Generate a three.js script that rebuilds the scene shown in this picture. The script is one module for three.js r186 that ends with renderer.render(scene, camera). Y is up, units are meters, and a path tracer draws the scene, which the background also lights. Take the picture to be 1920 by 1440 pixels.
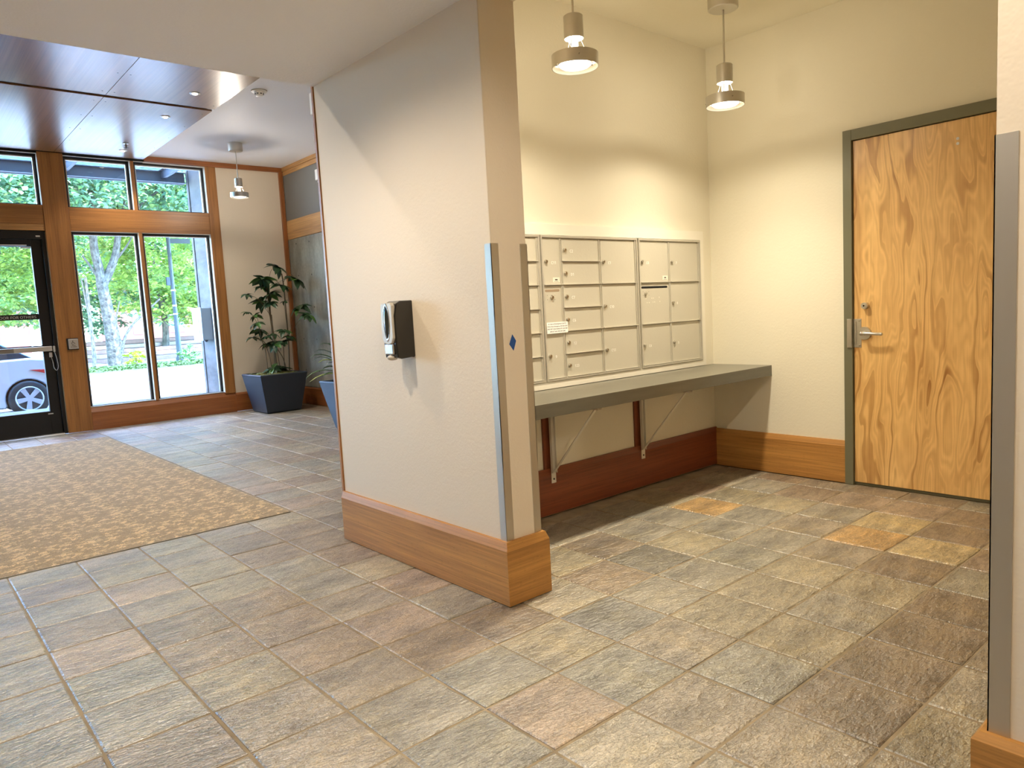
import * as THREE from 'three';
import { RoundedBoxGeometry } from 'three/addons/geometries/RoundedBoxGeometry.js';
import { mergeGeometries } from 'three/addons/utils/BufferGeometryUtils.js';
import { RectAreaLightUniformsLib } from 'three/addons/lights/RectAreaLightUniformsLib.js';
import { Sky } from 'three/addons/objects/Sky.js';

// ------------------------------------------------------------------ camera, sky, sun, exposure
const scene = new THREE.Scene();
const camera = new THREE.PerspectiveCamera(55.469, 4 / 3, 0.05, 400);
camera.rotation.order = 'YXZ';
camera.position.set(-1.92335, 1.22824, 1.72856);
camera.rotation.set(-0.101129, -0.709374, -0.0542695);
camera.updateMatrixWorld(); camera.updateProjectionMatrix();
const renderer = new THREE.WebGLRenderer({ antialias: true });
renderer.toneMapping = THREE.LinearToneMapping;
renderer.toneMappingExposure = 1.25;
renderer.shadowMap.enabled = true;
RectAreaLightUniformsLib.init();

const SUN_DIR = new THREE.Vector3(0.34, 1.3, 0.62).normalize();
const sky = new Sky(); sky.name = 'sky'; sky.scale.setScalar(300);
sky.material.uniforms.sunPosition.value.copy(SUN_DIR);
sky.material.uniforms.turbidity.value = 5; sky.material.uniforms.rayleigh.value = 1.3;
scene.add(sky);
scene.backgroundIntensity = 3.7;
const sun = new THREE.DirectionalLight(0xfff3df, 13);
sun.name = 'sun'; sun.position.copy(SUN_DIR).multiplyScalar(60).add(new THREE.Vector3(0, 0, -15)); sun.target.position.set(0, 0, -15);
sun.castShadow = true; Object.assign(sun.shadow.camera, { left: -40, right: 40, top: 40, bottom: -40, near: 1, far: 140 });
scene.add(sun, sun.target);

const LAMP = { nook: new THREE.Color(1, 0.89, 0.7), hall: new THREE.Color(1, 0.87, 0.71), lobby: new THREE.Color(1, 0.9, 0.78) };

// ------------------------------------------------------------------ helpers
let seedState = 7;
const rnd = () => { seedState = (seedState + 0x6D2B79F5) | 0; let t = Math.imul(seedState ^ (seedState >>> 15), 1 | seedState); t = (t + Math.imul(t ^ (t >>> 7), 61 | t)) ^ t; return ((t ^ (t >>> 14)) >>> 0) / 4294967296; };
const rr = (a, b) => a + (b - a) * rnd();
const clamp = (x, a = 0, b = 1) => Math.min(b, Math.max(a, x));
const mix = (a, b, t) => a + (b - a) * t;
const sst = (a, b, x) => { const t = clamp((x - a) / (b - a)); return t * t * (3 - 2 * t); };
const V = (x, y, z) => new THREE.Vector3(x, y, z);
const hash = (x, y, s) => { let h = Math.imul(x, 374761393) ^ Math.imul(y, 668265263) ^ Math.imul(s, 2147483647 / 3 | 0); h = Math.imul(h ^ (h >>> 13), 1274126177); return ((h ^ (h >>> 16)) >>> 0) / 4294967296; };
// value noise on [0,1)^2 with whole-number frequencies, so it repeats without a seam
function noise(u, v, fx, fy, s) {
  const x = u * fx, y = v * fy, xi = Math.floor(x), yi = Math.floor(y); let a = x - xi, b = y - yi;
  a = a * a * (3 - 2 * a); b = b * b * (3 - 2 * b);
  const x0 = ((xi % fx) + fx) % fx, x1 = (x0 + 1) % fx, y0 = ((yi % fy) + fy) % fy, y1 = (y0 + 1) % fy;
  const p = hash(x0, y0, s), q = hash(x1, y0, s), r = hash(x0, y1, s), t = hash(x1, y1, s);
  return p + (q - p) * a + (r - p) * b + (p - q - r + t) * a * b;
}
function fbm(u, v, fx, fy, s, n = 4) { let a = 0.5, t = 0, w = 0; for (let i = 0; i < n; i++) { t += a * noise(u, v, fx << i, fy << i, s + i * 17); w += a; a *= 0.55; } return t / w; }
function dataTex(w, h, fn, srgb = true, rep = true) {
  const d = new Uint8Array(w * h * 4), o = [0, 0, 0];
  for (let y = 0; y < h; y++) for (let x = 0; x < w; x++) { fn(x / w, y / h, o); const k = (y * w + x) * 4; d[k] = clamp(o[0]) * 255; d[k + 1] = clamp(o[1]) * 255; d[k + 2] = clamp(o[2]) * 255; d[k + 3] = 255; }
  const t = new THREE.DataTexture(d, w, h, THREE.RGBAFormat); t.magFilter = THREE.LinearFilter; t.minFilter = THREE.LinearMipmapLinearFilter; t.generateMipmaps = true;
  if (rep) t.wrapS = t.wrapT = THREE.RepeatWrapping;
  if (srgb) t.colorSpace = THREE.SRGBColorSpace;
  t.needsUpdate = true; return t;
}
function canvasTex(w, h, draw) {
  const c = document.createElement('canvas'); c.width = w; c.height = h; draw(c.getContext('2d'), w, h);
  const t = new THREE.CanvasTexture(c); t.colorSpace = THREE.SRGBColorSpace; return t;
}
const std = (o) => new THREE.MeshStandardMaterial(o);
const phys = (o) => new THREE.MeshPhysicalMaterial(o);
const used = new Map();
function numbered(n) { const k = used.get(n) ?? 0; used.set(n, k + 1); return k ? n + '_' + String(k).padStart(3, '0') : n; }
function part(name, geo, m, parent, label) { const o = new THREE.Mesh(geo, m); o.name = name; parent.add(o); if (label) o.userData.label = label; return o; }
function thing(name, label, category, at = [0, 0, 0], group) {
  const o = new THREE.Group(); o.name = numbered(name); o.position.set(...at); o.userData = { label, category }; if (group) o.userData.group = group; scene.add(o); return o;
}
function struct(name, label, category, geo, m) {
  const o = geo ? new THREE.Mesh(geo, m) : new THREE.Group(); o.name = name; o.userData = { kind: 'structure', label, category }; scene.add(o); return o;
}
// uv in metres on every face; u runs along the grain axis where the face holds it
function boxUV(g, grain = 'x', su = 1, sv = su, ou = 0, ov = 0) {
  const p = g.attributes.position, n = g.attributes.normal, uv = new Float32Array(p.count * 2), gi = 'xyz'.indexOf(grain);
  for (let i = 0; i < p.count; i++) {
    const N = [Math.abs(n.getX(i)), Math.abs(n.getY(i)), Math.abs(n.getZ(i))], P = [p.getX(i), p.getY(i), p.getZ(i)];
    const k = N[0] >= N[1] && N[0] >= N[2] ? 0 : N[1] >= N[2] ? 1 : 2; const ax = [0, 1, 2].filter((a) => a !== k);
    let a = ax[0], b = ax[1]; if (b === gi) { a = ax[1]; b = ax[0]; }
    uv[i * 2] = P[a] * su + ou; uv[i * 2 + 1] = P[b] * sv + ov;
  }
  g.setAttribute('uv', new THREE.BufferAttribute(uv, 2)); return g;
}
// box between corners; r > 0 rounds the edges
function bx(x0, x1, y0, y1, z0, z1, r = 0, grain = 'x', ou = 0, ov = 0) {
  const w = x1 - x0, h = y1 - y0, d = z1 - z0;
  const g = r > 0 ? new RoundedBoxGeometry(w, h, d, 1, Math.min(r, w / 2.01, h / 2.01, d / 2.01)) : new THREE.BoxGeometry(w, h, d);
  const q = g.index ? g.toNonIndexed() : g;
  q.translate((x0 + x1) / 2, (y0 + y1) / 2, (z0 + z1) / 2); return boxUV(q, grain, 1, 1, ou, ov);
}
function cyl(r0, r1, y0, y1, x, z, n = 24, open = false) { const g = new THREE.CylinderGeometry(r1, r0, y1 - y0, n, 1, open); g.translate(x, (y0 + y1) / 2, z); return g.toNonIndexed(); }
function tube(pts, r, n = 6, seg = 0) { const c = new THREE.CatmullRomCurve3(pts.map((q) => (q.isVector3 ? q : V(...q)))); return new THREE.TubeGeometry(c, seg || Math.max(4, pts.length * 4), r, n, false).toNonIndexed(); }
// limb that tapers from r0 to r1 along a curve
function limb(pts, r0, r1, n = 8, seg = 14) {
  const c = new THREE.CatmullRomCurve3(pts.map((q) => V(...q))), g = new THREE.TubeGeometry(c, seg, 1, n, false), p = g.attributes.position;
  for (let i = 0; i <= seg; i++) { const o = c.getPointAt(i / seg), r = mix(r0, r1, i / seg); for (let j = 0; j <= n; j++) { const k = i * (n + 1) + j; p.setXYZ(k, o.x + (p.getX(k) - o.x) * r, o.y + (p.getY(k) - o.y) * r, o.z + (p.getZ(k) - o.z) * r); } }
  g.computeVertexNormals(); return g.toNonIndexed();
}
const merge = (list) => mergeGeometries(list.map((g) => (g.index ? g.toNonIndexed() : g)));
// profile [[outwards, up], ...] swept straight from A to B; N points away from the wall
function prism(profile, A, B, N, grain = 'x') {
  const L = (P, [d, y]) => [P[0] + N[0] * d, P[1] + y, P[2] + N[2] * d], pos = []; const n = profile.length;
  const flip = ((B[0] - A[0]) * -N[2] + (B[2] - A[2]) * N[0]) > 0;
  const tri = (a, b, c) => (flip ? pos.push(...a, ...c, ...b) : pos.push(...a, ...b, ...c));
  for (let i = 0; i < n; i++) { const a = L(A, profile[i]), b = L(A, profile[(i + 1) % n]), c = L(B, profile[(i + 1) % n]), d = L(B, profile[i]); tri(a, b, c); tri(a, c, d); }
  for (let i = 1; i < n - 1; i++) { tri(L(A, profile[0]), L(A, profile[i + 1]), L(A, profile[i])); tri(L(B, profile[0]), L(B, profile[i]), L(B, profile[i + 1])); }
  const g = new THREE.BufferGeometry(); g.setAttribute('position', new THREE.Float32BufferAttribute(pos, 3)); g.computeVertexNormals(); return boxUV(g, grain);
}
// four-sided block that changes its outline with height: rings of [x0, x1, z0, z1, y]
function loft(rings, grain = 'x', capTop = true) {
  const pos = [], q = (r) => [[r[0], r[4], r[2]], [r[1], r[4], r[2]], [r[1], r[4], r[3]], [r[0], r[4], r[3]]];
  for (let k = 0; k + 1 < rings.length; k++) { const a = q(rings[k]), b = q(rings[k + 1]); for (let i = 0; i < 4; i++) { const j = (i + 1) % 4; pos.push(...a[i], ...b[j], ...a[j], ...a[i], ...b[i], ...b[j]); } }
  const t = q(rings[rings.length - 1]), b = q(rings[0]);
  if (capTop) pos.push(...t[0], ...t[2], ...t[1], ...t[0], ...t[3], ...t[2]);
  pos.push(...b[0], ...b[1], ...b[2], ...b[0], ...b[2], ...b[3]);
  const g = new THREE.BufferGeometry(); g.setAttribute('position', new THREE.Float32BufferAttribute(pos, 3)); g.computeVertexNormals(); return boxUV(g, grain);
}
function lathe(pts, n = 32) { return new THREE.LatheGeometry(pts.map(([r, y]) => new THREE.Vector2(r, y)), n).toNonIndexed(); }
const shapeOf = (pts) => { const s = new THREE.Shape(); pts.forEach(([x, y], i) => (i ? s.lineTo(x, y) : s.moveTo(x, y))); return s; };
const disc = (r, t, n = 16) => { const g = new THREE.CylinderGeometry(r, r, t, n); return g.toNonIndexed(); };

// ------------------------------------------------------------------ textures and materials
const slateHeight = new Float32Array(1024 * 1024);
const boost = (x, k) => clamp((x - 0.5) * k + 0.5);
const slateBump = dataTex(1024, 1024, (u, v, o) => {
  const warp = fbm(u, v, 3, 4, 11, 3), st = boost(fbm(u + 0.03 * warp, v + 0.06 * warp, 4, 20, 3, 4), 2), b = fbm(u, v, 3, 5, 91, 4);
  const t = (b * 0.8 + st * 0.22) * 10, f = t - Math.floor(t), led = (Math.floor(t) + sst(0.86, 0.98, f)) / 10;
  const fine = noise(u, v, 150, 260, 5), grain = boost(fbm(u + 0.015 * st, v + 0.01 * warp, 26, 64, 41, 4), 2.6), pit = sst(0.66, 0.86, noise(u, v, 60, 110, 15));
  const h = clamp(0.42 * boost(led, 1.6) + 0.2 * st + 0.24 * grain + 0.1 * fine - 0.12 * pit + 0.04); slateHeight[Math.floor(v * 1024) * 1024 + Math.floor(u * 1024)] = h; o[0] = o[1] = o[2] = h;
}, false);
const slateColor = dataTex(1024, 1024, (u, v, o) => {
  const h = slateHeight[Math.floor(v * 1024) * 1024 + Math.floor(u * 1024)];
  const cl = fbm(u, v, 4, 6, 71, 4), rust = sst(0.52, 0.75, fbm(u, v, 3, 4, 201, 4)), sp = noise(u, v, 210, 210, 77), dk = sst(0.55, 0.8, fbm(u, v, 6, 11, 501, 4));
  const k = 0.72 + 0.42 * (h - 0.46) + 0.2 * (cl - 0.5) + 0.26 * (sp - 0.5) - 0.1 * dk + (sp > 0.93 ? 0.2 : 0);
  o[0] = k * (1 + 0.02 * rust); o[1] = k; o[2] = k * (1 - 0.07 * rust);
});
const slateRough = dataTex(512, 512, (u, v, o) => { const a = fbm(u, v, 20, 40, 301, 4); o[0] = 0; o[1] = clamp(0.28 + 0.26 * a); o[2] = 0; }, false);
const TINTS = {
  grey: '#a09884', greybrown: '#a3947c', brown: '#988167', dark: '#6c6557', olive: '#a89a78', ochre: '#d6a658', gold: '#d3bb84', pink: '#b0987f', blue: '#83817a', green: '#969280', umber: '#857159', light: '#b8ac94',
};
for (const k in TINTS) TINTS[k] = '#' + new THREE.Color(TINTS[k]).lerp(new THREE.Color('#aaa393'), 0.25).multiplyScalar(1.42).getHexString();
const slateMats = Object.fromEntries(Object.entries(TINTS).map(([k, c]) => [k, phys({ color: c, map: slateColor, bumpMap: slateBump, bumpScale: 0.009, roughnessMap: slateRough, roughness: 1, ior: 2.3 })]));
const slateRest = phys({ color: '#ffffff', vertexColors: true, map: slateColor, bumpMap: slateBump, bumpScale: 0.009, roughnessMap: slateRough, roughness: 1, ior: 2.3 });
const groutMat = std({ color: '#b09e80', roughness: 0.95, map: dataTex(256, 256, (u, v, o) => { o[0] = o[1] = o[2] = 0.72 + 0.28 * fbm(u, v, 16, 16, 9, 4); }) });

const paintBump = dataTex(512, 512, (u, v, o) => { o[0] = o[1] = o[2] = 0.5 * noise(u, v, 90, 90, 3) + 0.5 * noise(u, v, 200, 200, 8); }, false);
const paint = (c) => std({ color: c, roughness: 0.62, bumpMap: paintBump, bumpScale: 0.0006 });
const M = {};
M.wall = paint('#e0d2bb'); M.nookWall = paint('#e9e2cc'); M.ceil = paint('#efeeee'); M.trimPaint = std({ color: '#efe9d8', roughness: 0.4 }); M.white = std({ color: '#eeeae0', roughness: 0.45 });
const woodTex = dataTex(512, 1024, (u, v, o) => {
  const a = noise(u, v, 3, 150, 21), b = noise(u, v, 4, 420, 22), c = fbm(u, v, 2, 14, 23, 3), d = noise(u, v, 40, 500, 24);
  const k = 0.86 + 0.14 * (a - 0.5) + 0.1 * (b - 0.5) + 0.2 * (c - 0.5) - (d > 0.86 ? 0.07 : 0); o[0] = k; o[1] = k * (0.97 + 0.05 * c); o[2] = k * (0.92 + 0.1 * c);
});
const wood = (c, rough = 0.34) => phys({ color: c, map: woodTex, roughness: rough + 0.08, clearcoat: rough > 0.4 ? 0 : 0.2, clearcoatRoughness: 0.35 });
M.fir = wood('#b87c3e'); M.firLight = wood('#dba566'); M.firBase = wood('#cf944c', 0.46); M.firRed = wood('#b06a35'); M.firShaded = wood('#944c2b');  // last one: darker fir copy, shade under the counter put into its colour
const ceilWood = dataTex(1024, 1024, (u, v, o) => {
  const a = fbm(u, v, 40, 2, 61, 3), b = noise(u, v, 300, 4, 62), c = fbm(u, v, 6, 2, 63, 3), k = 0.8 + 0.3 * (a - 0.5) + 0.1 * (b - 0.5) + 0.32 * (c - 0.5); o[0] = k; o[1] = k * 0.98; o[2] = k * 0.95;
});
M.ceilWood = phys({ color: '#a47a55', map: ceilWood, roughness: 0.34, ior: 1.6, clearcoat: 0.9, clearcoatRoughness: 0.26, bumpMap: ceilWood, bumpScale: 0.0012 });
const doorTex = dataTex(1024, 2048, (u, v, o) => {
  const wob = fbm(u, v, 6, 3, 121, 4), sway = fbm(u, v, 2, 2, 141, 3), field = (fbm(u + 0.3 * (sway - 0.5), v, 3, 1, 131, 4) * 1.6 + u * 0.4 + 0.34 * (wob - 0.5)) * 8;
  const f = field - Math.floor(field), w = hash(Math.floor(field), 5, 77), line = sst(0.62, 0.93, f) * (1 - sst(0.95, 1, f)) * (0.25 + 0.75 * w), weight = sst(0.34, 0.66, fbm(u, v, 4, 2, 151, 3));
  const fine = noise(u, v, 300, 8, 161), soft = Math.sin(field * 18.8) * 0.5 + 0.5, pale = sst(0.54, 0.7, fbm(u, v, 4, 3, 171, 3)), curl = fbm(u, v, 16, 30, 191, 3);
  const fig = sst(0.48, 0.78, fbm(u, v, 12, 3, 181, 4));
  const d = clamp(0.9 * line * (0.25 + 0.75 * weight) + 0.13 * soft + 0.26 * fig * weight + 0.12 * (fine - 0.5) + 0.12 * (curl - 0.5) + 0.06), L = pale * 0.1;
  o[0] = mix(0.95, 0.58, d) + L * 0.4; o[1] = mix(0.82, 0.4, d) + L * 0.5; o[2] = mix(0.58, 0.2, d) + L * 0.5;
}, true, false);
M.door = phys({ color: '#fff2dc', map: doorTex, roughness: 0.36, clearcoat: 0.4, clearcoatRoughness: 0.25 });
M.doorFrame = std({ color: '#6f6d55', roughness: 0.5 });
M.steel = phys({ color: '#cfcbc2', metalness: 1, roughness: 0.42 });
M.nickel = std({ color: '#cfcbc2', metalness: 1, roughness: 0.28 }); M.alu = std({ color: '#c9c7c2', metalness: 0.85, roughness: 0.42 }); M.nickelDark = std({ color: '#57534c', metalness: 0.8, roughness: 0.4 });
M.mail = std({ color: '#cbc5b3', roughness: 0.46, metalness: 0.1, bumpMap: paintBump, bumpScale: 0.0003 }); M.mailEdge = std({ color: '#c8c3b5', roughness: 0.36, metalness: 0.4 });
M.black = std({ color: '#060607', roughness: 0.5 }); M.blackGloss = phys({ color: '#050506', roughness: 0.16, clearcoat: 0.6 }); M.darkHole = std({ color: '#080808', roughness: 0.9 });
M.counter = phys({ color: '#6b685a', roughness: 0.3, clearcoat: 0.4, clearcoatRoughness: 0.3, map: dataTex(256, 256, (u, v, o) => { const k = 0.84 + 0.16 * fbm(u, v, 6, 40, 33, 4); o[0] = o[1] = o[2] = k; }) });
M.bracket = std({ color: '#dcd6c6', roughness: 0.45 });
M.chrome = std({ color: '#d6d6d8', metalness: 1, roughness: 0.16 }); M.greyPlastic = std({ color: '#b9b2a4', roughness: 0.35 });
M.tape = std({ color: '#1d4f94', roughness: 0.6 }); M.clear = phys({ color: '#ffffff', transmission: 1, thickness: 0, roughness: 0, ior: 1.5 }); M.frost = phys({ color: '#2a2e2c', roughness: 0.12, clearcoat: 0.5 });
M.planter = std({ color: '#262f3a', roughness: 0.5, bumpMap: paintBump, bumpScale: 0.0008 }); M.planterBlue = std({ color: '#4b5c6c', roughness: 0.55, bumpMap: paintBump, bumpScale: 0.0008 });
M.moss = std({ color: '#6d7040', roughness: 1 }); M.soil = std({ color: '#3b3024', roughness: 1 }); M.stem = std({ color: '#6a5a40', roughness: 0.85 });
M.leaf = phys({ color: '#2a4528', roughness: 0.36, side: THREE.DoubleSide, specularIntensity: 0.8 }); M.leafB = phys({ color: '#456b2a', roughness: 0.36, side: THREE.DoubleSide, specularIntensity: 0.8 }); M.leafYellow = phys({ color: '#94a636', roughness: 0.4, side: THREE.DoubleSide });
const concreteTex = dataTex(512, 512, (u, v, o) => { const a = fbm(u, v, 5, 2, 81, 4), b = fbm(u, v, 24, 8, 82, 4), s = noise(u, v, 120, 120, 83); const k = 0.68 + 0.34 * (a - 0.5) + 0.24 * (b - 0.5) + 0.06 * (s - 0.5); o[0] = k; o[1] = k * 0.99; o[2] = k * 0.95; });
M.concrete = std({ color: '#c6c2b4', map: concreteTex, roughness: 0.7 }); M.fabric = std({ color: '#77736c', roughness: 0.95, bumpMap: paintBump, bumpScale: 0.001 });
const glow = (c, k) => std({ color: '#000000', emissive: c, emissiveIntensity: k, roughness: 0.6 });
M.lens = glow(new THREE.Color(1, 0.95, 0.85), 4); M.bulb = glow(new THREE.Color(1, 0.95, 0.84), 2.2); M.lampWhite = std({ color: '#f4efe2', roughness: 0.5 });
const carpetTex = dataTex(1024, 1024, (u, v, o) => {
  const N = 72, wob = Math.floor(noise(u, v, 36, 36, 5) * 2.4), cx = Math.floor(u * N) + wob, cy = Math.floor(v * N);
  const big = hash(((Math.floor(cx / 4)) % 18 + 18) % 18, ((Math.floor((cy + (cx % 3)) / 3)) % 24 + 24) % 24, 13), mid = hash((cx % N + N) % N >> 1, (cy % N) >> 1, 29);
  const patch = (big < 0.3 ? 1 : 0) * (mid < 0.78 ? 1 : 0) + (mid > 0.93 ? 0.8 : 0), stripe = 0.5 + 0.5 * Math.sin(u * Math.PI * 2 * 180), yarn = noise(u, v, 400, 260, 19), lean = noise(u, v, 9, 9, 44);
  const k = clamp(patch * (big < 0.12 ? 1 : 0.35 + 0.65 * stripe)), t = 0.5 + 0.2 * (yarn - 0.5) + 0.05 * (lean - 0.5) + 0.2 * k;
  o[0] = t * 1.2; o[1] = t * 1.08; o[2] = t * 0.86;
});
const carpetBump = dataTex(512, 512, (u, v, o) => { o[0] = o[1] = o[2] = 0.6 * noise(u, v, 200, 200, 4) + 0.4 * noise(u, v, 100, 60, 6); }, false);
M.carpet = phys({ color: '#fff3da', map: carpetTex, bumpMap: carpetBump, bumpScale: 0.003, roughness: 0.9, sheen: 1, sheenColor: new THREE.Color(0.9, 0.88, 0.82), sheenRoughness: 0.45 });

// ------------------------------------------------------------------ key measures (metres)
const T = 0.3108;                       // slate module
const ZW = -8.7, ZM = -1.375, XD = 2.71;  // window wall, mail wall, door wall
const YL = 2.46, YN = 2.985, YC = 3.42, YT = 3.47; // low ceiling, nook, wooden ceiling, white lobby ceiling

// ------------------------------------------------------------------ floor: grout bed and slate tiles
{
  const floor = struct('floor', 'grey brown slate tile floor with tan grout joints', 'floor');
  part('grout_bed', merge([bx(-4.4, 2.95, -0.12, -0.0034, -8.72, 4.3)]), groutMat, floor);
  const carpet = { x0: -4.2, x1: -0.025, z0: -7.85, z1: -2.765 };
  const special = { '5,0': 'ochre', '6,0': 'gold', '5,1': 'gold', '4,1': 'umber', '7,0': 'pink', '2,-2': 'dark', '0,-1': 'blue', '-1,-1': 'olive', '-1,0': 'green', '-2,0': 'pink', '0,0': 'greybrown', '-1,1': 'greybrown', '1,0': 'olive', '2,0': 'olive', '1,2': 'umber', '0,2': 'umber', '2,2': 'umber', '3,2': 'umber', '-2,-2': 'brown', '-1,-2': 'umber', '-2,1': 'light', '0,1': 'green', '1,1': 'olive', '2,1': 'grey', '3,1': 'olive', '3,0': 'olive', '4,0': 'greybrown', '3,-1': 'green', '4,-1': 'grey', '6,1': 'brown', '7,1': 'brown', '-3,-2': 'greybrown', '-3,-1': 'grey', '5,-3': 'ochre', '-4,-2': 'greybrown', '-3,-3': 'brown', '2,-1': 'grey', '1,-2': 'brown', '1,-1': 'grey', '-1,2': 'greybrown' };
  const names = ['grey', 'grey', 'greybrown', 'greybrown', 'brown', 'olive', 'green', 'light', 'pink', 'umber', 'grey', 'olive'];
  const e = 0.018;
  function tileGeo(w, d, s) {
    const xs = [0, e * w, w - e * w, w], zs = [0, e * d, d - e * d, d], q = [], P = (i, j) => {
      const edge = i === 0 || j === 0 || i === 3 || j === 3, jx = edge ? (hash(i, j, s) - 0.5) * 0.0035 : 0, jz = edge ? (hash(i, j, s + 5) - 0.5) * 0.0035 : 0;
      return [xs[i] + jx, (edge ? -0.0026 : 0) + (hash(i, j, s + 9) - 0.5) * 0.0016, zs[j] + jz];
    };
    const pos = [], uv = [], rot = s % 4, ou = hash(s, 1, 3), ov = hash(s, 2, 3), su = 1.55;
    const put = (p) => { pos.push(...p); let a = p[0] * su, b = p[2] * su; if (rot & 1) { a = 0.5 - a; b = 0.5 - b; } uv.push(a + ou, b + ov); };
    const quad = (a, b, c, dd) => [a, b, c, a, c, dd].forEach(put);
    for (let i = 0; i < 3; i++) for (let j = 0; j < 3; j++) quad(P(i, j), P(i, j + 1), P(i + 1, j + 1), P(i + 1, j));
    const dn = (p) => [p[0], -0.012, p[2]];
    for (let i = 0; i < 3; i++) { let a = P(i, 0), b = P(i + 1, 0); quad(b, dn(b), dn(a), a); a = P(i, 3); b = P(i + 1, 3); quad(a, dn(a), dn(b), b); a = P(0, i); b = P(0, i + 1); quad(a, dn(a), dn(b), b); a = P(3, i); b = P(3, i + 1); quad(b, dn(b), dn(a), a); }
    const g = new THREE.BufferGeometry(); g.setAttribute('position', new THREE.Float32BufferAttribute(pos, 3)); g.setAttribute('uv', new THREE.Float32BufferAttribute(uv, 2)); g.computeVertexNormals(); return g;
  }
  const J = 0.0085, full = Array.from({ length: 16 }, (_, k) => tileGeo(T - J, T - J, k * 3 + 1 + (k % 4)));
  const hidden = (x, z) => { // seen from the camera, does the partition stand before this point?
    const cx = camera.position.x, cz = camera.position.z; for (let t = 0.02; t < 0.99; t += 0.01) { const a = mix(cx, x, t), b = mix(cz, z, t); if (a > -0.02 && b < -0.57 && b > -1.94 && (a < 0.13 || b < -1.42)) return true; } return false;
  };
  const tiles = [];
  for (let i = -14; i < 10; i++) for (let j = -29; j < 14; j++) {
    let x0 = i * T + J / 2, x1 = (i + 1) * T - J / 2, z0 = j * T + J / 2, z1 = (j + 1) * T - J / 2; const cx = (x0 + x1) / 2, cz = (z0 + z1) / 2;
    const lobby = cz < -1.66, nook = !lobby && cx > 0.06;
    if (nook && cz < ZM) continue; if (!lobby && cx > -0.02 && cz < -1.38) continue;
    if (nook) { x1 = Math.min(x1, XD - 0.03); if (cz < -1) z0 = Math.max(z0, ZM + 0.03); } else if (lobby) { x1 = Math.min(x1, 2.77); z0 = Math.max(z0, ZW + 0.005); }
    if (cx > 0 && cz > 1.3) continue;
    if (cx < 0 && cz < carpet.z1 && cz > carpet.z0 && cx > carpet.x0) { if (x1 > carpet.x1 && x0 < carpet.x1) x0 = carpet.x1 + 0.004; else if (z0 < carpet.z1 && z1 > carpet.z1) z0 = carpet.z1 + 0.004; else if (z1 > carpet.z0 && z0 < carpet.z0) z1 = carpet.z0 - 0.004; else continue; }
    else if (cx < 0 && z0 < carpet.z1 && z1 > carpet.z1) z0 = carpet.z1 + 0.004;
    else if (cx < 0 && z1 > carpet.z0 && z0 < carpet.z0) z1 = carpet.z0 - 0.004;
    else if (cx > 0 && x0 < carpet.x1) x0 = Math.max(x0, carpet.x1 + 0.004);
    if (x1 - x0 < 0.02 || z1 - z0 < 0.02) continue;
    const c4 = [[x0, z0], [x1, z0], [x1, z1], [x0, z1]].map(([x, z]) => V(x, 0, z)); let area = 0; const rel = V(cx, 0, cz).applyMatrix4(camera.matrixWorldInverse);
    if (rel.z < -0.2) { const q = c4.map((p) => p.project(camera)); for (let k = 0; k < 4; k++) { const a = q[k], b = q[(k + 1) % 4]; area += a.x * b.y - b.x * a.y; } area = Math.abs(area); const m = V(cx, 0, cz).project(camera); if (Math.abs(m.x) > 1.12 || Math.abs(m.y) > 1.12 || hidden(cx, cz)) area = 0; }
    const h = hash(i + 50, j + 50, 7), tint = special[i + ',' + j] ?? names[Math.floor(hash(i + 50, j + 50, 3) * names.length)];
    tiles.push({ i, j, x0, x1, z0, z1, area, tint, v: Math.floor(h * 16), y: (hash(i + 50, j + 50, 23) - 0.5) * 0.0022 });
  }
  tiles.sort((a, b) => b.area - a.area);
  const rest = [];
  tiles.forEach((t, k) => {
    const w = t.x1 - t.x0, d = t.z1 - t.z0, whole = Math.abs(w - (T - J)) < 1e-4 && Math.abs(d - (T - J)) < 1e-4;
    const g = whole ? full[t.v] : tileGeo(w, d, t.v * 3 + 2);
    if (k < 300 && t.area > 0) { const m = part('slate_tile', g, slateMats[t.tint], floor); m.position.set(t.x0, t.y, t.z0); }
    else { const q = g.clone().translate(t.x0, t.y, t.z0), c = new THREE.Color(TINTS[t.tint]), a = new Float32Array(q.attributes.position.count * 3); for (let n = 0; n < a.length; n += 3) { a[n] = c.r; a[n + 1] = c.g; a[n + 2] = c.b; } q.setAttribute('color', new THREE.BufferAttribute(a, 3)); rest.push(q); }
  });
  const far = part('slate_tiles', mergeGeometries(rest), slateRest, floor); far.userData.kind = 'stuff';
  const mg = boxUV(bx(carpet.x0, carpet.x1, -0.0045, 0.004, carpet.z0, carpet.z1), 'x', 1.6);
  const mat = thing('entrance_mat', 'tan patterned walk-off carpet set into the slate floor before the entrance door', 'carpet', [-1.2, 0, -5.3]);
  part('pile', mg.translate(1.2, 0, 5.3), M.carpet, mat);
  const edge = std({ color: '#8f8a7c', metalness: 0.7, roughness: 0.4 });
  part('edge_strip', bx(carpet.x1, carpet.x1 + 0.004, -0.0045, 0.0046, carpet.z0, carpet.z1).translate(1.2, 0, 5.3), edge, mat); part('edge_strip', bx(carpet.x0, carpet.x1, -0.0045, 0.0046, carpet.z1, carpet.z1 + 0.004).translate(1.2, 0, 5.3), edge, mat);
}

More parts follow.
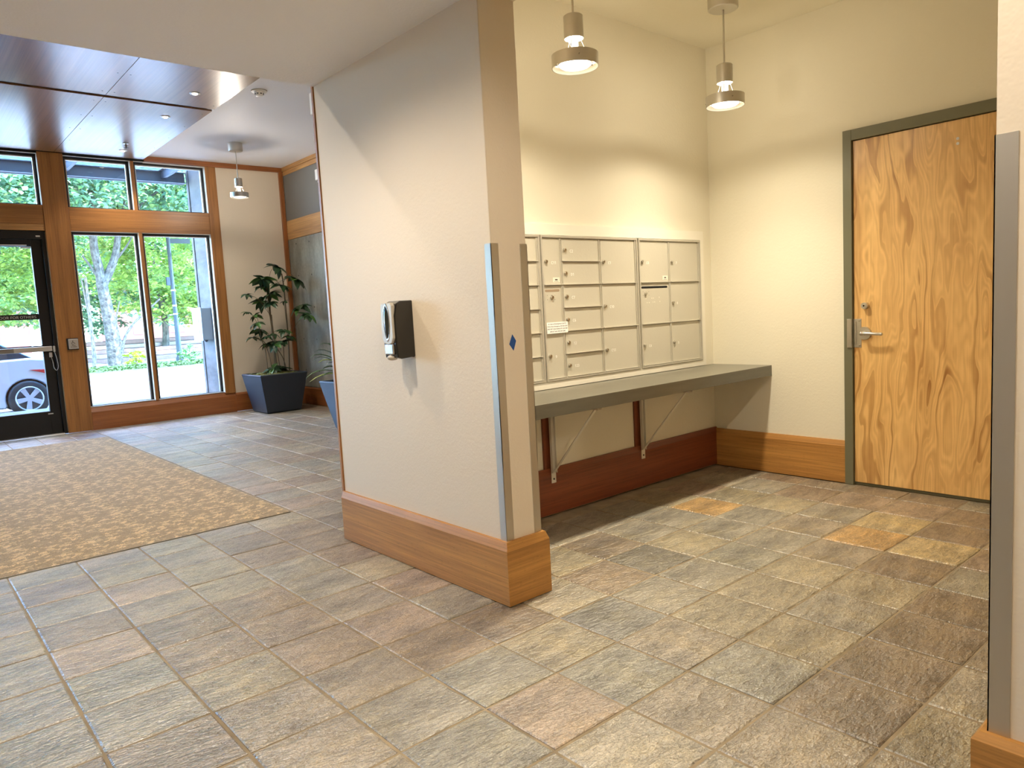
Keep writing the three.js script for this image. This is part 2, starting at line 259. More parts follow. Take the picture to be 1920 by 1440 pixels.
// ------------------------------------------------------------------ walls and ceilings
struct('wall_partition', 'beige painted partition wall end between lobby and mail nook', 'wall', merge([bx(-0.04, 0.15, 0, YN, -1.95, -0.55, 0.004)]), M.wall);
struct('wall_mail', 'cream wall behind the mailboxes', 'wall', bx(0.15, 2.95, 0, 3.5, -1.95, ZM), M.nookWall);
struct('wall_right', 'cream wall with the wooden door', 'wall', bx(XD, 2.95, 0, 3.5, ZM, 1.45), M.nookWall);
struct('wall_near', 'cream wall with a steel guarded corner at the nook opening', 'wall', merge([bx(-0.23, 2.95, 0, 3.5, 1.25, 1.45), bx(-0.23, -0.05, 0, 3.5, 1.45, 4.3)]), M.wall);
struct('wall_header', 'beige wall above the nook opening', 'wall', bx(-0.04, 0.15, YL, 3.5, -0.55, 1.25), M.wall);
struct('wall_left', 'cream wall on the far side of the lobby', 'wall', bx(-4.6, -4.4, 0, 3.8, -8.9, 4.3), M.wall);
struct('wall_behind', 'cream wall at the end of the hall', 'wall', bx(-4.6, -0.05, 0, 3.6, 4.3, 4.5), M.wall);
struct('ceiling', 'off-white low plaster ceiling over the hall', 'ceiling', merge([bx(-4.4, -0.04, YL, 3.8, -1.95, 4.3)]), M.ceil);
struct('ceiling_nook', 'cream ceiling of the mail nook', 'ceiling', bx(0.15, XD, YN, 3.6, ZM, 1.25), M.nookWall);
struct('ceiling_lobby', 'white plaster ceiling of the lobby', 'ceiling', merge([bx(0.9, 2.95, YT, 3.8, -8.9, -1.95)]), M.ceil);
struct('ceiling_deck', 'grey concrete deck hidden above the wooden ceiling panels', 'ceiling', bx(-4.6, 0.9, 3.74, 3.8, -8.9, -1.95), std({ color: '#8c8880', roughness: 0.9 }));
{ // wooden ceiling panels: two rows with a black gap between, seams at right angles
  const c = struct('ceiling_wood', 'glossy brown veneer ceiling panels with a black gap', 'ceiling'); let k = 0;
  const zr = [[-8.66, -6.07], [-5.995, -3.6], [-3.595, -1.98]], xe = 0.915, W = 1.0;
  for (const [z0, z1] of zr) for (let x1 = xe; x1 > -4.3; x1 -= W) { const x0 = Math.max(-4.35, x1 - W + 0.004); const g = boxUV(bx(x0, x1, YC, YC + 0.018, z0, z1, 0.0015), 'x', 0.5, 0.28, k * 0.37, k * 0.21); part('wood_panel', g, M.ceilWood, c); k++; }
  const screws = []; for (const [z0, z1] of zr) for (let x1 = xe; x1 > -2; x1 -= W) for (const x of [x1 - 0.05, x1 - W + 0.05]) for (let z = z0 + 0.12; z < z1; z += 0.58) screws.push(disc(0.006, 0.003, 8).translate(x, YC - 0.0005, z));
  const s = part('screw_heads', merge(screws), M.nickelDark, c); s.userData.kind = 'stuff';
}
struct('trim_2', 'thin wooden edge board closing the lobby end of the partition', 'trim', bx(-0.046, 2.8, 0, YT, -1.972, -1.951, 0.002, 'y'), M.fir);
struct('trim_1', 'cream painted frame around the mailboxes', 'trim', merge([bx(0.15, 2.6, 1.648, 1.71, ZM - 0.004, ZM + 0.014), bx(2.556, 2.6, 0.755, 1.648, ZM - 0.004, ZM + 0.014), bx(0.15, 2.556, 0.755, 0.794, ZM - 0.004, ZM + 0.014)]), M.trimPaint);

// ------------------------------------------------------------------ baseboards
const BH = 0.272, bprof = [[0, 0], [0.026, 0], [0.026, BH - 0.034], [0.012, BH], [0, BH]];
struct('baseboard_partition', 'wide orange fir baseboard wrapped round the partition', 'baseboard', loft([[-0.066, 0.176, -1.95, -0.524, 0.004], [-0.066, 0.176, -1.95, -0.524, BH - 0.034], [-0.054, 0.164, -1.95, -0.536, BH]], 'z'), M.firBase);
struct('baseboard_mail', 'fir baseboard under the counter shelf, its shade put into a darker colour', 'baseboard', prism(bprof, [0.15, 0.012, ZM], [XD, 0.012, ZM], [0, 0, 1]), M.firShaded);
struct('baseboard_right', 'fir baseboard on the wall beside the wooden door', 'baseboard', prism(bprof, [XD, 0.004, ZM], [XD, 0.004, -0.392], [-1, 0, 0], 'z'), M.firBase);
struct('baseboard_right_end', 'fir baseboard on the wall past the wooden door', 'baseboard', prism(bprof, [XD, 0.004, 0.64], [XD, 0.004, 1.25], [-1, 0, 0], 'z'), M.firBase);
struct('baseboard_near', 'fir baseboard with worn edge round the near wall corner', 'baseboard', loft([[-0.257, 2.7, 1.224, 4.2, 0.004], [-0.257, 2.7, 1.224, 4.2, 0.268], [-0.245, 2.7, 1.236, 4.2, 0.284]], 'z'), M.firBase);

// ------------------------------------------------------------------ window wall
const win = struct('wall_back', 'fir framed window wall at the end of the lobby', 'wall');
part('column', bx(-0.258, 0.012, 0, YC, ZW - 0.2, ZW, 0.003, 'y'), M.fir, win);
part('column', bx(1.7, 1.842, 0.27, 3.41, ZW - 0.2, ZW, 0.003, 'y', 0.3), M.fir, win);
part('column', bx(-1.62, -1.36, 0, YC, ZW - 0.2, ZW, 0.003, 'y', 0.7), M.fir, win);
part('transom', bx(0.014, 1.7, 2.487, 2.776, ZW - 0.2, ZW - 0.006, 0.003, 'x'), M.fir, win);
part('transom', bx(-1.36, -0.26, 2.56, 2.79, ZW - 0.2, ZW - 0.006, 0.003, 'x', 0.4), M.fir, win);
part('door_head_board', bx(-1.36, -0.26, 2.485, 2.56, ZW - 0.2, ZW - 0.012, 0.003, 'x', 0.9), M.firLight, win, 'lighter fir strip over the entrance door');
part('transom', bx(-4.4, -1.62, 2.487, 2.776, ZW - 0.2, ZW - 0.006, 0.003, 'x'), M.fir, win);
part('sill_board', prism([[-0.2, -0.02], [0.0, -0.02], [0.0, 0.225], [-0.03, 0.285], [-0.2, 0.285]], [0.014, 0, ZW - 0.004], [1.84, 0, ZW - 0.004], [0, 0, 1]), M.firRed, win);
part('sill_board', prism([[-0.2, -0.02], [0.0, -0.02], [0.0, 0.225], [-0.03, 0.285], [-0.2, 0.285]], [-4.4, 0, ZW - 0.004], [-1.62, 0, ZW - 0.004], [0, 0, 1]), M.firRed, win);
part('head_trim', bx(0.93, 2.8, 3.405, YT, ZW - 0.2, ZW + 0.02, 0.003), M.firRed, win);
part('head_trim', bx(-4.4, 0.93, 3.395, YT, ZW - 0.2, ZW - 0.03, 0.003), M.black, win, 'black head channel above the upper windows');
part('plaster_panel', bx(1.842, 2.95, 0.0, 3.41, ZW - 0.2, ZW - 0.012), M.wall, win, 'cream plaster panel beside the window');
part('base_trim', prism([[0, 0.004], [0.022, 0.004], [0.022, 0.24], [0.008, 0.265], [0, 0.265]], [1.84, 0, ZW - 0.012], [2.8, 0, ZW - 0.012], [0, 0, 1]), M.firRed, win);
part('corner_post', bx(2.745, 2.8, 0.0, 3.41, ZW - 0.012, ZW + 0.03, 0.003, 'y'), M.firRed, win);
{
  const panes = [['window_1', 'large lower window pair with narrow fir mullion', 0.014, 1.7, 0.285, 2.487, 0.795], ['window_2', 'upper clerestory window pair over the large windows', 0.014, 1.7, 2.776, 3.4, 0.775], ['window_3', 'clerestory window over the entrance door', -1.36, -0.258, 2.79, 3.4, null], ['window_4', 'large lower window left of the entrance door', -4.4, -1.62, 0.285, 2.487, -3.0], ['window_5', 'clerestory window left of the entrance door', -4.4, -1.62, 2.776, 3.4, -3.0]];
  for (const [n, label, x0, x1, y0, y1, mx] of panes) {
    const w = struct(n, label, 'window'); const za = ZW - 0.115, zb = ZW - 0.075, f = 0.028;
    const bays = mx === null ? [[x0, x1]] : [[x0, mx - 0.012], [mx + 0.03, x1]];
    for (const [a, b] of bays) {
      part('gasket_frame', merge([bx(a, a + f, y0, y1, za, zb), bx(b - f, b, y0, y1, za, zb), bx(a + f, b - f, y0, y0 + f * 0.6, za, zb), bx(a + f, b - f, y1 - f, y1, za, zb)]), M.black, w);
      part('inner_bead', merge([bx(a + f, a + f + 0.012, y0 + 0.017, y1 - f, za - 0.01, zb - 0.016), bx(b - f - 0.012, b - f, y0 + 0.017, y1 - f, za - 0.01, zb - 0.016), bx(a + f, b - f, y1 - f - 0.012, y1 - f, za - 0.01, zb - 0.016)]), M.alu, w);
      part('pane', bx(a + f, b - f, y0 + 0.017, y1 - f, ZW - 0.103, ZW - 0.099), M.clear, w);
      part('jamb_lining', merge([bx(b - 0.004, b, y0, y1, zb, ZW - 0.01), bx(a, b, y1 - 0.004, y1, zb, ZW - 0.01)]), M.trimPaint, w);
    }
    if (mx !== null) part('mullion', bx(mx - 0.012, mx + 0.03, y0, y1, ZW - 0.16, ZW - 0.012, 0.003, 'y'), M.fir, w);
    if (y0 < 0.3) part('sill_cap', bx(x0, x1, y0, y0 + 0.012, ZW - 0.075, ZW - 0.026, 0.002), M.alu, w);
  }
}
// lobby side wall: concrete with fir bands
{
  const w = struct('wall_side', 'lobby side wall of concrete, grey felt and fir bands', 'wall'), x = 2.8, z0 = ZW + 0.03, z1 = -1.972;
  part('core', bx(x + 0.03, x + 0.15, 0, YT, z0 - 0.05, z1), M.wall, w);
  part('top_band', merge([bx(x - 0.012, x + 0.03, 3.415, YT, z0, z1, 0.002, 'z'), bx(x, x + 0.03, 3.352, 3.413, z0, z1, 0.002, 'z')]), M.firLight, w);
  part('felt_panel', bx(x + 0.008, x + 0.03, 2.702, 3.352, z0, z1), M.fabric, w);
  part('middle_band', bx(x, x + 0.03, 2.43, 2.7, z0, z1, 0.002, 'z'), M.firLight, w);
  for (let k = 0, a = z0; a < z1 - 0.1; k++) { const b = Math.min(z1, a + 1.22); part('concrete_panel', boxUV(bx(x + 0.006, x + 0.03, 0.262, 2.426, a, b - 0.006, 0.002), 'z', 0.5, 0.4, k * 0.31), M.concrete, w); a = b; }
  const holes = []; for (let z = z0 + 0.25; z < -5.5; z += 0.42) for (let y = 0.55; y < 2.4; y += 0.46) holes.push(new THREE.CylinderGeometry(0.011, 0.011, 0.004, 10).rotateZ(Math.PI / 2).translate(x + 0.005, y + (z * 7 % 0.05), z).toNonIndexed());
  part('tie_holes', merge(holes), M.nickelDark, w).userData.kind = 'stuff';
  part('base_band', prism([[0, 0.004], [0.03, 0.004], [0.03, 0.235], [0.014, 0.262], [0, 0.262]], [x + 0.03, 0, z0], [x + 0.03, 0, z1], [-1, 0, 0], 'z'), M.firRed, w);
}

// ------------------------------------------------------------------ steel corner guards
function guard(label, x, z, sx, sz, y0, y1, w = 0.037) { // legs run along +sx and +sz from the corner
  const g = thing('corner_guard', label, 'corner guard', [x, y0, z]); const t = 0.0025, o = 0.0026;
  part('steel_leg', bx(Math.min(-sx * o, sx * w), Math.max(-sx * o, sx * w), 0, y1 - y0, Math.min(-sz * o, -sz * (o - t)), Math.max(-sz * o, -sz * (o - t)), 0, 'y'), M.steel, g);
  part('steel_leg', bx(Math.min(-sx * o, -sx * (o - t)), Math.max(-sx * o, -sx * (o - t)), 0, y1 - y0, Math.min(-sz * o, sz * w), Math.max(-sz * o, sz * w), 0, 'y'), M.steel, g);
  return g;
}
guard('brushed steel corner guard on the partition corner beside the soap dispenser wall', -0.04, -0.55, 1, -1, BH, 1.497);
guard('brushed steel corner guard on the partition corner beside the mailboxes', 0.15, -0.55, -1, -1, BH, 1.497, 0.036);
guard('brushed steel corner guard on the wall corner opposite the partition', -0.23, 1.25, 1, 1, 0.284, 1.517, 0.038);
{ const t = thing('tape_marker', 'small blue diamond of tape on the partition end between the steel guards', 'tape', [0.048, 1.094, -0.5495]);
  part('diamond', new THREE.ExtrudeGeometry(shapeOf([[0, 0.034], [0.019, 0.006], [0.003, -0.034], [-0.019, -0.006]]), { depth: 0.0006, bevelEnabled: false }), M.tape, t); }

// ------------------------------------------------------------------ soap dispenser on the partition
{
  const d = thing('soap_dispenser', 'black wall soap dispenser with silver front panel and pale nozzle on the partition', 'dispenser', [-0.0405, 1.03, -1.2]);
  const Y = 0.262, side = shapeOf([[0, 0.012], [0.07, 0.006], [0.088, 0.012], [0.092, 0.06], [0.093, 0.2], [0.082, 0.25], [0.06, Y], [0, Y]]);
  const body = new THREE.ExtrudeGeometry(side, { depth: 0.094, bevelEnabled: true, bevelSize: 0.006, bevelThickness: 0.008, bevelSegments: 3 }); body.translate(0, 0, -0.047); body.rotateY(Math.PI); part('housing', body, M.blackGloss, d);
  part('back_plate', bx(-0.012, 0, 0.004, Y + 0.006, -0.054, 0.054, 0.004), M.black, d);
  const fs = shapeOf([[-0.044, 0.245], [-0.034, 0.256], [0.034, 0.256], [0.044, 0.245], [0.044, 0.1], [0.03, 0.078], [0, 0.07], [-0.03, 0.078], [-0.044, 0.1]]);
  const front = new THREE.ExtrudeGeometry(fs, { depth: 0.01, bevelEnabled: true, bevelSize: 0.004, bevelThickness: 0.005, bevelSegments: 2 }); front.rotateY(-Math.PI / 2); front.translate(-0.094, 0, 0); const fp = part('front_panel', front, M.greyPlastic, d, 'silver grey front panel');
  const oval = new THREE.SphereGeometry(1, 20, 14).scale(0.012, 0.076, 0.02); oval.translate(-0.107, 0.17, 0); part('level_window', oval, M.frost, fp, 'dark oval level window');
  const rim = new THREE.TorusGeometry(1, 0.12, 8, 28).rotateY(Math.PI / 2).scale(0.03, 0.08, 0.024).translate(-0.108, 0.17, 0); part('window_rim', rim, M.chrome, fp);
  part('push_front', bx(-0.107, -0.092, 0.022, 0.072, -0.036, 0.036, 0.006), M.chrome, d);
  part('nozzle', new THREE.SphereGeometry(1, 18, 12).scale(0.028, 0.014, 0.022).translate(-0.088, 0.008, 0), M.greyPlastic, d, 'pale grey nozzle cup');
}

// ------------------------------------------------------------------ mailboxes
const glyphs = canvasTex(1024, 1024, (c, w, h) => { c.clearRect(0, 0, w, h); c.fillStyle = '#cbc5b3'; c.fillRect(0, 0, w, h); c.fillStyle = '#f6f4ec'; c.font = 'bold 104px sans-serif'; c.textBaseline = 'middle'; ['C11', 'C2', 'D1', 'C1', 'C7', 'C6', 'C10', '9', '12', '123', 'C13', 'C8', '7', '6', 'C4', '5'].forEach((t, i) => c.fillText(t, (i % 4) * 256 + 20, Math.floor(i / 4) * 256 + 128)); });
const glyphMat = std({ map: glyphs, roughness: 0.46, metalness: 0.1 });
function mailUnit(label, x0, x1, cols, rowsFor) {
  const y0 = 0.796, y1 = 1.646, zf = ZM + 0.014, u = thing('mailbox_unit', label, 'mailbox', [x0, y0, ZM]);
  const L = (g) => g.translate(-x0, -y0, -ZM), b = (...a) => L(bx(...a)), f = 0.011;
  part('frame', merge([b(x0, x0 + f, y0, y1, ZM - 0.004, zf + 0.006, 0.002), b(x1 - f, x1, y0, y1, ZM - 0.004, zf + 0.006, 0.002), b(x0 + f, x1 - f, y0, y0 + 0.012, ZM - 0.004, zf + 0.006, 0.002), b(x0 + f, x1 - f, y1 - 0.014, y1, ZM - 0.004, zf + 0.006, 0.002)]), M.mailEdge, u);
  part('inner_frame', merge([b(x0 + f, x0 + f + 0.006, y0 + 0.012, y1 - 0.014, ZM, zf - 0.001), b(x1 - f - 0.012, x1 - f, y0 + 0.012, y1 - 0.014, ZM, zf - 0.001), b(x0 + f, x1 - f, y0 + 0.012, y1 - 0.014, ZM - 0.001, ZM + 0.001)]), M.mailEdge, u);
  cols.forEach(([a, c], ci) => {
    for (const dr of rowsFor[ci]) {
      const [r0, r1, opt = {}] = dr, ya = y0 + 0.012 + r0 * 0.1373, yb = y0 + 0.012 + r1 * 0.1373;
      const D = part('door', b(a + 0.003, c - 0.003, ya + 0.004, yb - 0.0035, ZM + 0.002, ZM + 0.0095, 0.0015), M.mail, u);
      part('door_lip', b(a + 0.002, c - 0.002, ya + 0.0005, ya + 0.006, ZM + 0.003, ZM + 0.021, 0.001), M.mailEdge, D);
      part('hinge_edge', b(c - 0.0115, c - 0.0035, ya + 0.006, yb - 0.004, ZM + 0.003, ZM + 0.016, 0.0015), M.mailEdge, D);
      const zt = ZM + 0.0096;
      if (opt.slot) { const sw = c - a - 0.05; part('slot', L(new THREE.ExtrudeGeometry(((s) => { s.moveTo(0, -0.007); s.lineTo(sw, -0.007); s.absarc(sw, 0, 0.007, -Math.PI / 2, Math.PI / 2); s.lineTo(0, 0.007); s.absarc(0, 0, 0.007, Math.PI / 2, Math.PI * 1.5); return s; })(new THREE.Shape()), { depth: 0.0006, bevelEnabled: false }).translate(a + 0.016, yb - 0.03, zt)), opt.slot === 'open' ? M.darkHole : std({ color: '#a08a70', roughness: 0.6 }), D, opt.slot === 'open' ? 'open black mail slot' : 'covered mail slot');
        const ds = []; for (const dx of [0, 0.03, 0.06]) for (const dy of [0, 0.024]) ds.push(L(disc(0.0018, 0.001, 8).rotateX(Math.PI / 2).translate(a + 0.026 + dx, yb - 0.058 - dy, zt + 0.0004))); part('rivets', merge(ds), M.nickelDark, D).userData.kind = 'stuff'; }
      if (opt.lock !== false) { const lx = a + (opt.lx ?? 0.024), ly = opt.slot ? yb - 0.07 : (ya + yb) / 2; const k = part('lock', L(merge([cyl(0.0125, 0.0115, 0, 0.008, 0, 0, 18).rotateX(Math.PI / 2).translate(lx, ly, zt), cyl(0.009, 0.0085, 0, 0.013, 0, 0, 14).rotateX(Math.PI / 2).translate(lx, ly, zt)])), M.nickel, D); part('keyway', L(bx(lx - 0.001, lx + 0.001, ly - 0.005, ly + 0.005, zt + 0.0125, zt + 0.0134)), M.darkHole, D); }
      if (opt.num !== undefined) { const nx = a + (opt.lx ?? 0.024) + 0.052, ny = (ya + yb) / 2 - 0.006, g = new THREE.PlaneGeometry(0.05, 0.0215); g.translate(nx + 0.018, ny, zt + 0.0003); const uv = g.attributes.uv, i = opt.num; for (let k = 0; k < 4; k++) uv.setXY(k, (i % 4) / 4 + 0.02 + uv.getX(k) * 0.21, 1 - Math.floor(i / 4) / 4 - 0.172 + uv.getY(k) * 0.094); part('number_label', L(g), glyphMat, D); }
      if (opt.emblem) { const em = part('postal_sticker', L(bx(c - 0.075, c - 0.02, ya + 0.018, ya + 0.046, zt, zt + 0.0006)), M.trimPaint, D, 'small pale rectangular sticker'); part('sticker_mark', L(merge([bx(c - 0.058, c - 0.037, ya + 0.029, ya + 0.036, zt + 0.0006, zt + 0.0009), bx(c - 0.066, c - 0.03, ya + 0.021, ya + 0.023, zt + 0.0006, zt + 0.0009)])), M.nickelDark, D); }
      if (opt.dots) { const ds = []; for (const [dx, dy] of [[0.05, 0], [0.11, 0], [0.128, 0], [0.19, 0.004], [0.06, -0.028], [0.082, -0.028], [0.123, -0.026], [0.14, -0.026], [0.196, -0.024]]) ds.push(L(bx(a + dx, a + dx + 0.007, yb - 0.106 + dy, yb - 0.099 + dy, zt, zt + 0.0006))); part('label_residue', merge(ds), M.trimPaint, D, 'small white dots of old labels'); }
    }
  });
  return u;
}
mailUnit('grey mailbox unit half hidden behind the steel guard, with six small doors per column', 0.16, 0.99, [[0.175, 0.44], [0.44, 0.705], [0.705, 0.976]], [0, 1, 2].map(() => [0, 1, 2, 3, 4, 5].map((k) => [k, k + 1, {}])));
mailUnit('grey mailbox unit with mixed door sizes and a white notice', 1.0, 1.86, [[1.014, 1.166], [1.172, 1.504], [1.51, 1.846]], [
  [[0, 2, { num: 7 }], [2, 4, { slot: 'shut', lx: 0.06 }], [4, 6, { num: 0, emblem: 1 }]],
  [[0, 1, { num: 9 }], [1, 2, { num: 8 }], [2, 3, { num: 5 }], [3, 4, { num: 4 }], [4, 5, { num: 2 }], [5, 6, { num: 1 }]],
  [[0, 2, { num: 10 }], [2, 4, { num: 6 }], [4, 6, { num: 3 }]]]);
mailUnit('grey mailbox unit of six large doors with an open black slot', 1.873, 2.556, [[1.887, 2.2], [2.206, 2.542]], [
  [[0, 2, { num: 14 }], [2, 4, { slot: 'open', lx: 0.05, dots: 1 }], [4, 6, { num: 11, emblem: 1 }]],
  [[0, 2, { num: 15 }], [2, 4, { num: 13 }], [4, 6, { num: 12 }]]]);
{ const s = thing('notice_sign', 'small white emergency phone notice stuck on a mailbox door', 'sign', [1.012, 1.077, ZM + 0.0225]);
  const tex = canvasTex(512, 200, (c, w, h) => { c.fillStyle = '#fbf9f4'; c.fillRect(0, 0, w, h); c.fillStyle = '#15130f'; c.textAlign = 'center'; c.font = 'bold 31px sans-serif'; ['In Case of Emergency Call 911', 'Police Non-Emergency 503 823 3333', 'DHS 24/7 Crisis Hotline 971 234 3886', 'with & Texts 503 234 2246'].forEach((t, i) => c.fillText(t, w / 2, 44 + i * 44, w - 24)); });
  part('card', bx(0, 0.172, 0, 0.066, -0.0012, 0), M.white, s); part('print', new THREE.PlaneGeometry(0.172, 0.066).translate(0.086, 0.033, 0.0003), std({ map: tex, roughness: 0.5 }), s); }

// ------------------------------------------------------------------ counter shelf and brackets
{
  const s = thing('counter_shelf', 'dark grey laminate counter shelf under the mailboxes', 'shelf', [0.15, 0.68, ZM]);
  part('board', bx(0, XD - 0.15, 0, 0.072, 0, 0.466, 0.002), M.counter, s);
  for (const x of [1.002, 1.832]) {
    const b = thing('shelf_bracket', x < 1.5 ? 'white steel shelf bracket on a dark wood strip under the counter, next to the partition' : 'white steel shelf bracket on a dark wood strip under the counter, nearer the door', 'bracket', [x, 0, ZM], 'brackets under the counter shelf');
    part('backing_strip', bx(-0.055, 0.0, BH, 0.68, 0, 0.012, 0.001, 'y'), M.firShaded, b, 'wood strip with the shade under the counter put into its dark reddish colour');
    part('upright', merge([bx(-0.018, 0.018, 0.198, 0.68, 0.0265, 0.03), bx(-0.018, -0.015, 0.26, 0.68, 0.03, 0.044), bx(0.015, 0.018, 0.26, 0.68, 0.03, 0.044)]), M.bracket, b);
    part('arm', merge([bx(-0.018, 0.018, 0.6765, 0.68, 0.03, 0.42), bx(-0.018, -0.015, 0.66, 0.6765, 0.03, 0.42), bx(0.015, 0.018, 0.66, 0.6765, 0.03, 0.42)]), M.bracket, b);
    const dl = Math.hypot(0.36, 0.41); part('diagonal_brace', bx(-0.009, 0.009, -0.003, 0.003, 0, dl).rotateX(-Math.atan2(0.41, 0.36)).translate(0, 0.262, 0.034), M.bracket, b);
    part('screw', disc(0.006, 0.004, 12).rotateX(Math.PI / 2).translate(0, 0.222, 0.031), M.nickelDark, b);
  }
}

// ------------------------------------------------------------------ wooden door in the nook
{
  const d = struct('door_1', 'wood veneer door with steel lever in a grey green metal frame', 'door'), zl = -0.335, zr = 0.58, top = 2.137;
  part('frame', merge([bx(2.672, XD + 0.02, 0.001, top + 0.068, zl - 0.056, zl - 0.003, 0.002), bx(2.672, XD + 0.02, 0.001, top + 0.068, zr + 0.003, zr + 0.056, 0.002), bx(2.672, XD + 0.02, top + 0.004, top + 0.068, zl - 0.003, zr + 0.003, 0.002), bx(2.703, XD + 0.005, 0.001, top + 0.01, zl - 0.01, zr + 0.01)]), M.doorFrame, d);
  const g = bx(2.69, 2.7025, 0.02, top, zl, zr, 0.0015), p = g.attributes.position, uv = g.attributes.uv; for (let i = 0; i < p.count; i++) uv.setXY(i, (p.getZ(i) - zl) / (zr - zl), (p.getY(i) - 0.02) / (top - 0.02));
  const leaf = part('leaf', g, M.door, d);
  const X = 2.69, sideCyl = (r0, r1, l, y, z, x = X) => cyl(r0, r1, 0, l, 0, 0, 28).rotateZ(Math.PI / 2).translate(x, y, z);
  const lev = part('lever_handle', merge([sideCyl(0.042, 0.039, 0.012, 0.966, -0.268), sideCyl(0.013, 0.013, 0.05, 0.966, -0.268)]), M.nickel, leaf, 'satin steel lever handle');
  part('lever', merge([new THREE.TubeGeometry(new THREE.CatmullRomCurve3([V(X - 0.05, 0.967, -0.272), V(X - 0.053, 0.967, -0.245), V(X - 0.053, 0.965, -0.2), V(X - 0.046, 0.962, -0.152)]), 14, 0.0095, 10).toNonIndexed(), new THREE.SphereGeometry(0.0096, 12, 8).translate(X - 0.046, 0.962, -0.152).toNonIndexed(), new THREE.SphereGeometry(0.013, 14, 10).translate(X - 0.049, 0.967, -0.27).toNonIndexed()]), M.nickel, leaf);
  part('deadbolt', merge([sideCyl(0.021, 0.0195, 0.026, 1.136, -0.262), sideCyl(0.013, 0.013, 0.03, 1.136, -0.262)]), M.nickel, leaf, 'round deadbolt cylinder');
  part('keyhole', sideCyl(0.005, 0.005, 0.0315, 1.136, -0.262), M.darkHole, leaf);
  part('latch_guard', merge([bx(X - 0.003, X, 0.878, 1.056, -0.345, -0.289, 0.001), bx(2.664, 2.668, 0.878, 1.056, -0.368, -0.34, 0.001), bx(2.664, X, 0.878, 1.056, -0.343, -0.339, 0.001), bx(X - 0.012, X - 0.003, 0.895, 1.04, -0.327, -0.319, 0.002)]), M.nickel, leaf, 'steel latch guard plate');
  part('guard_bolts', merge([[1.044, -0.3], [0.89, -0.3], [0.968, -0.322]].map(([y, z]) => new THREE.SphereGeometry(0.006, 10, 8).translate(X - 0.004, y, z).toNonIndexed())), M.nickel, leaf);
  part('screw_caps', merge([2.035, 2.008].map((y) => disc(0.008, 0.002, 12).rotateZ(Math.PI / 2).translate(X - 0.0008, y, 0.24))), M.alu, leaf, 'two pale screw caps near the top');
}

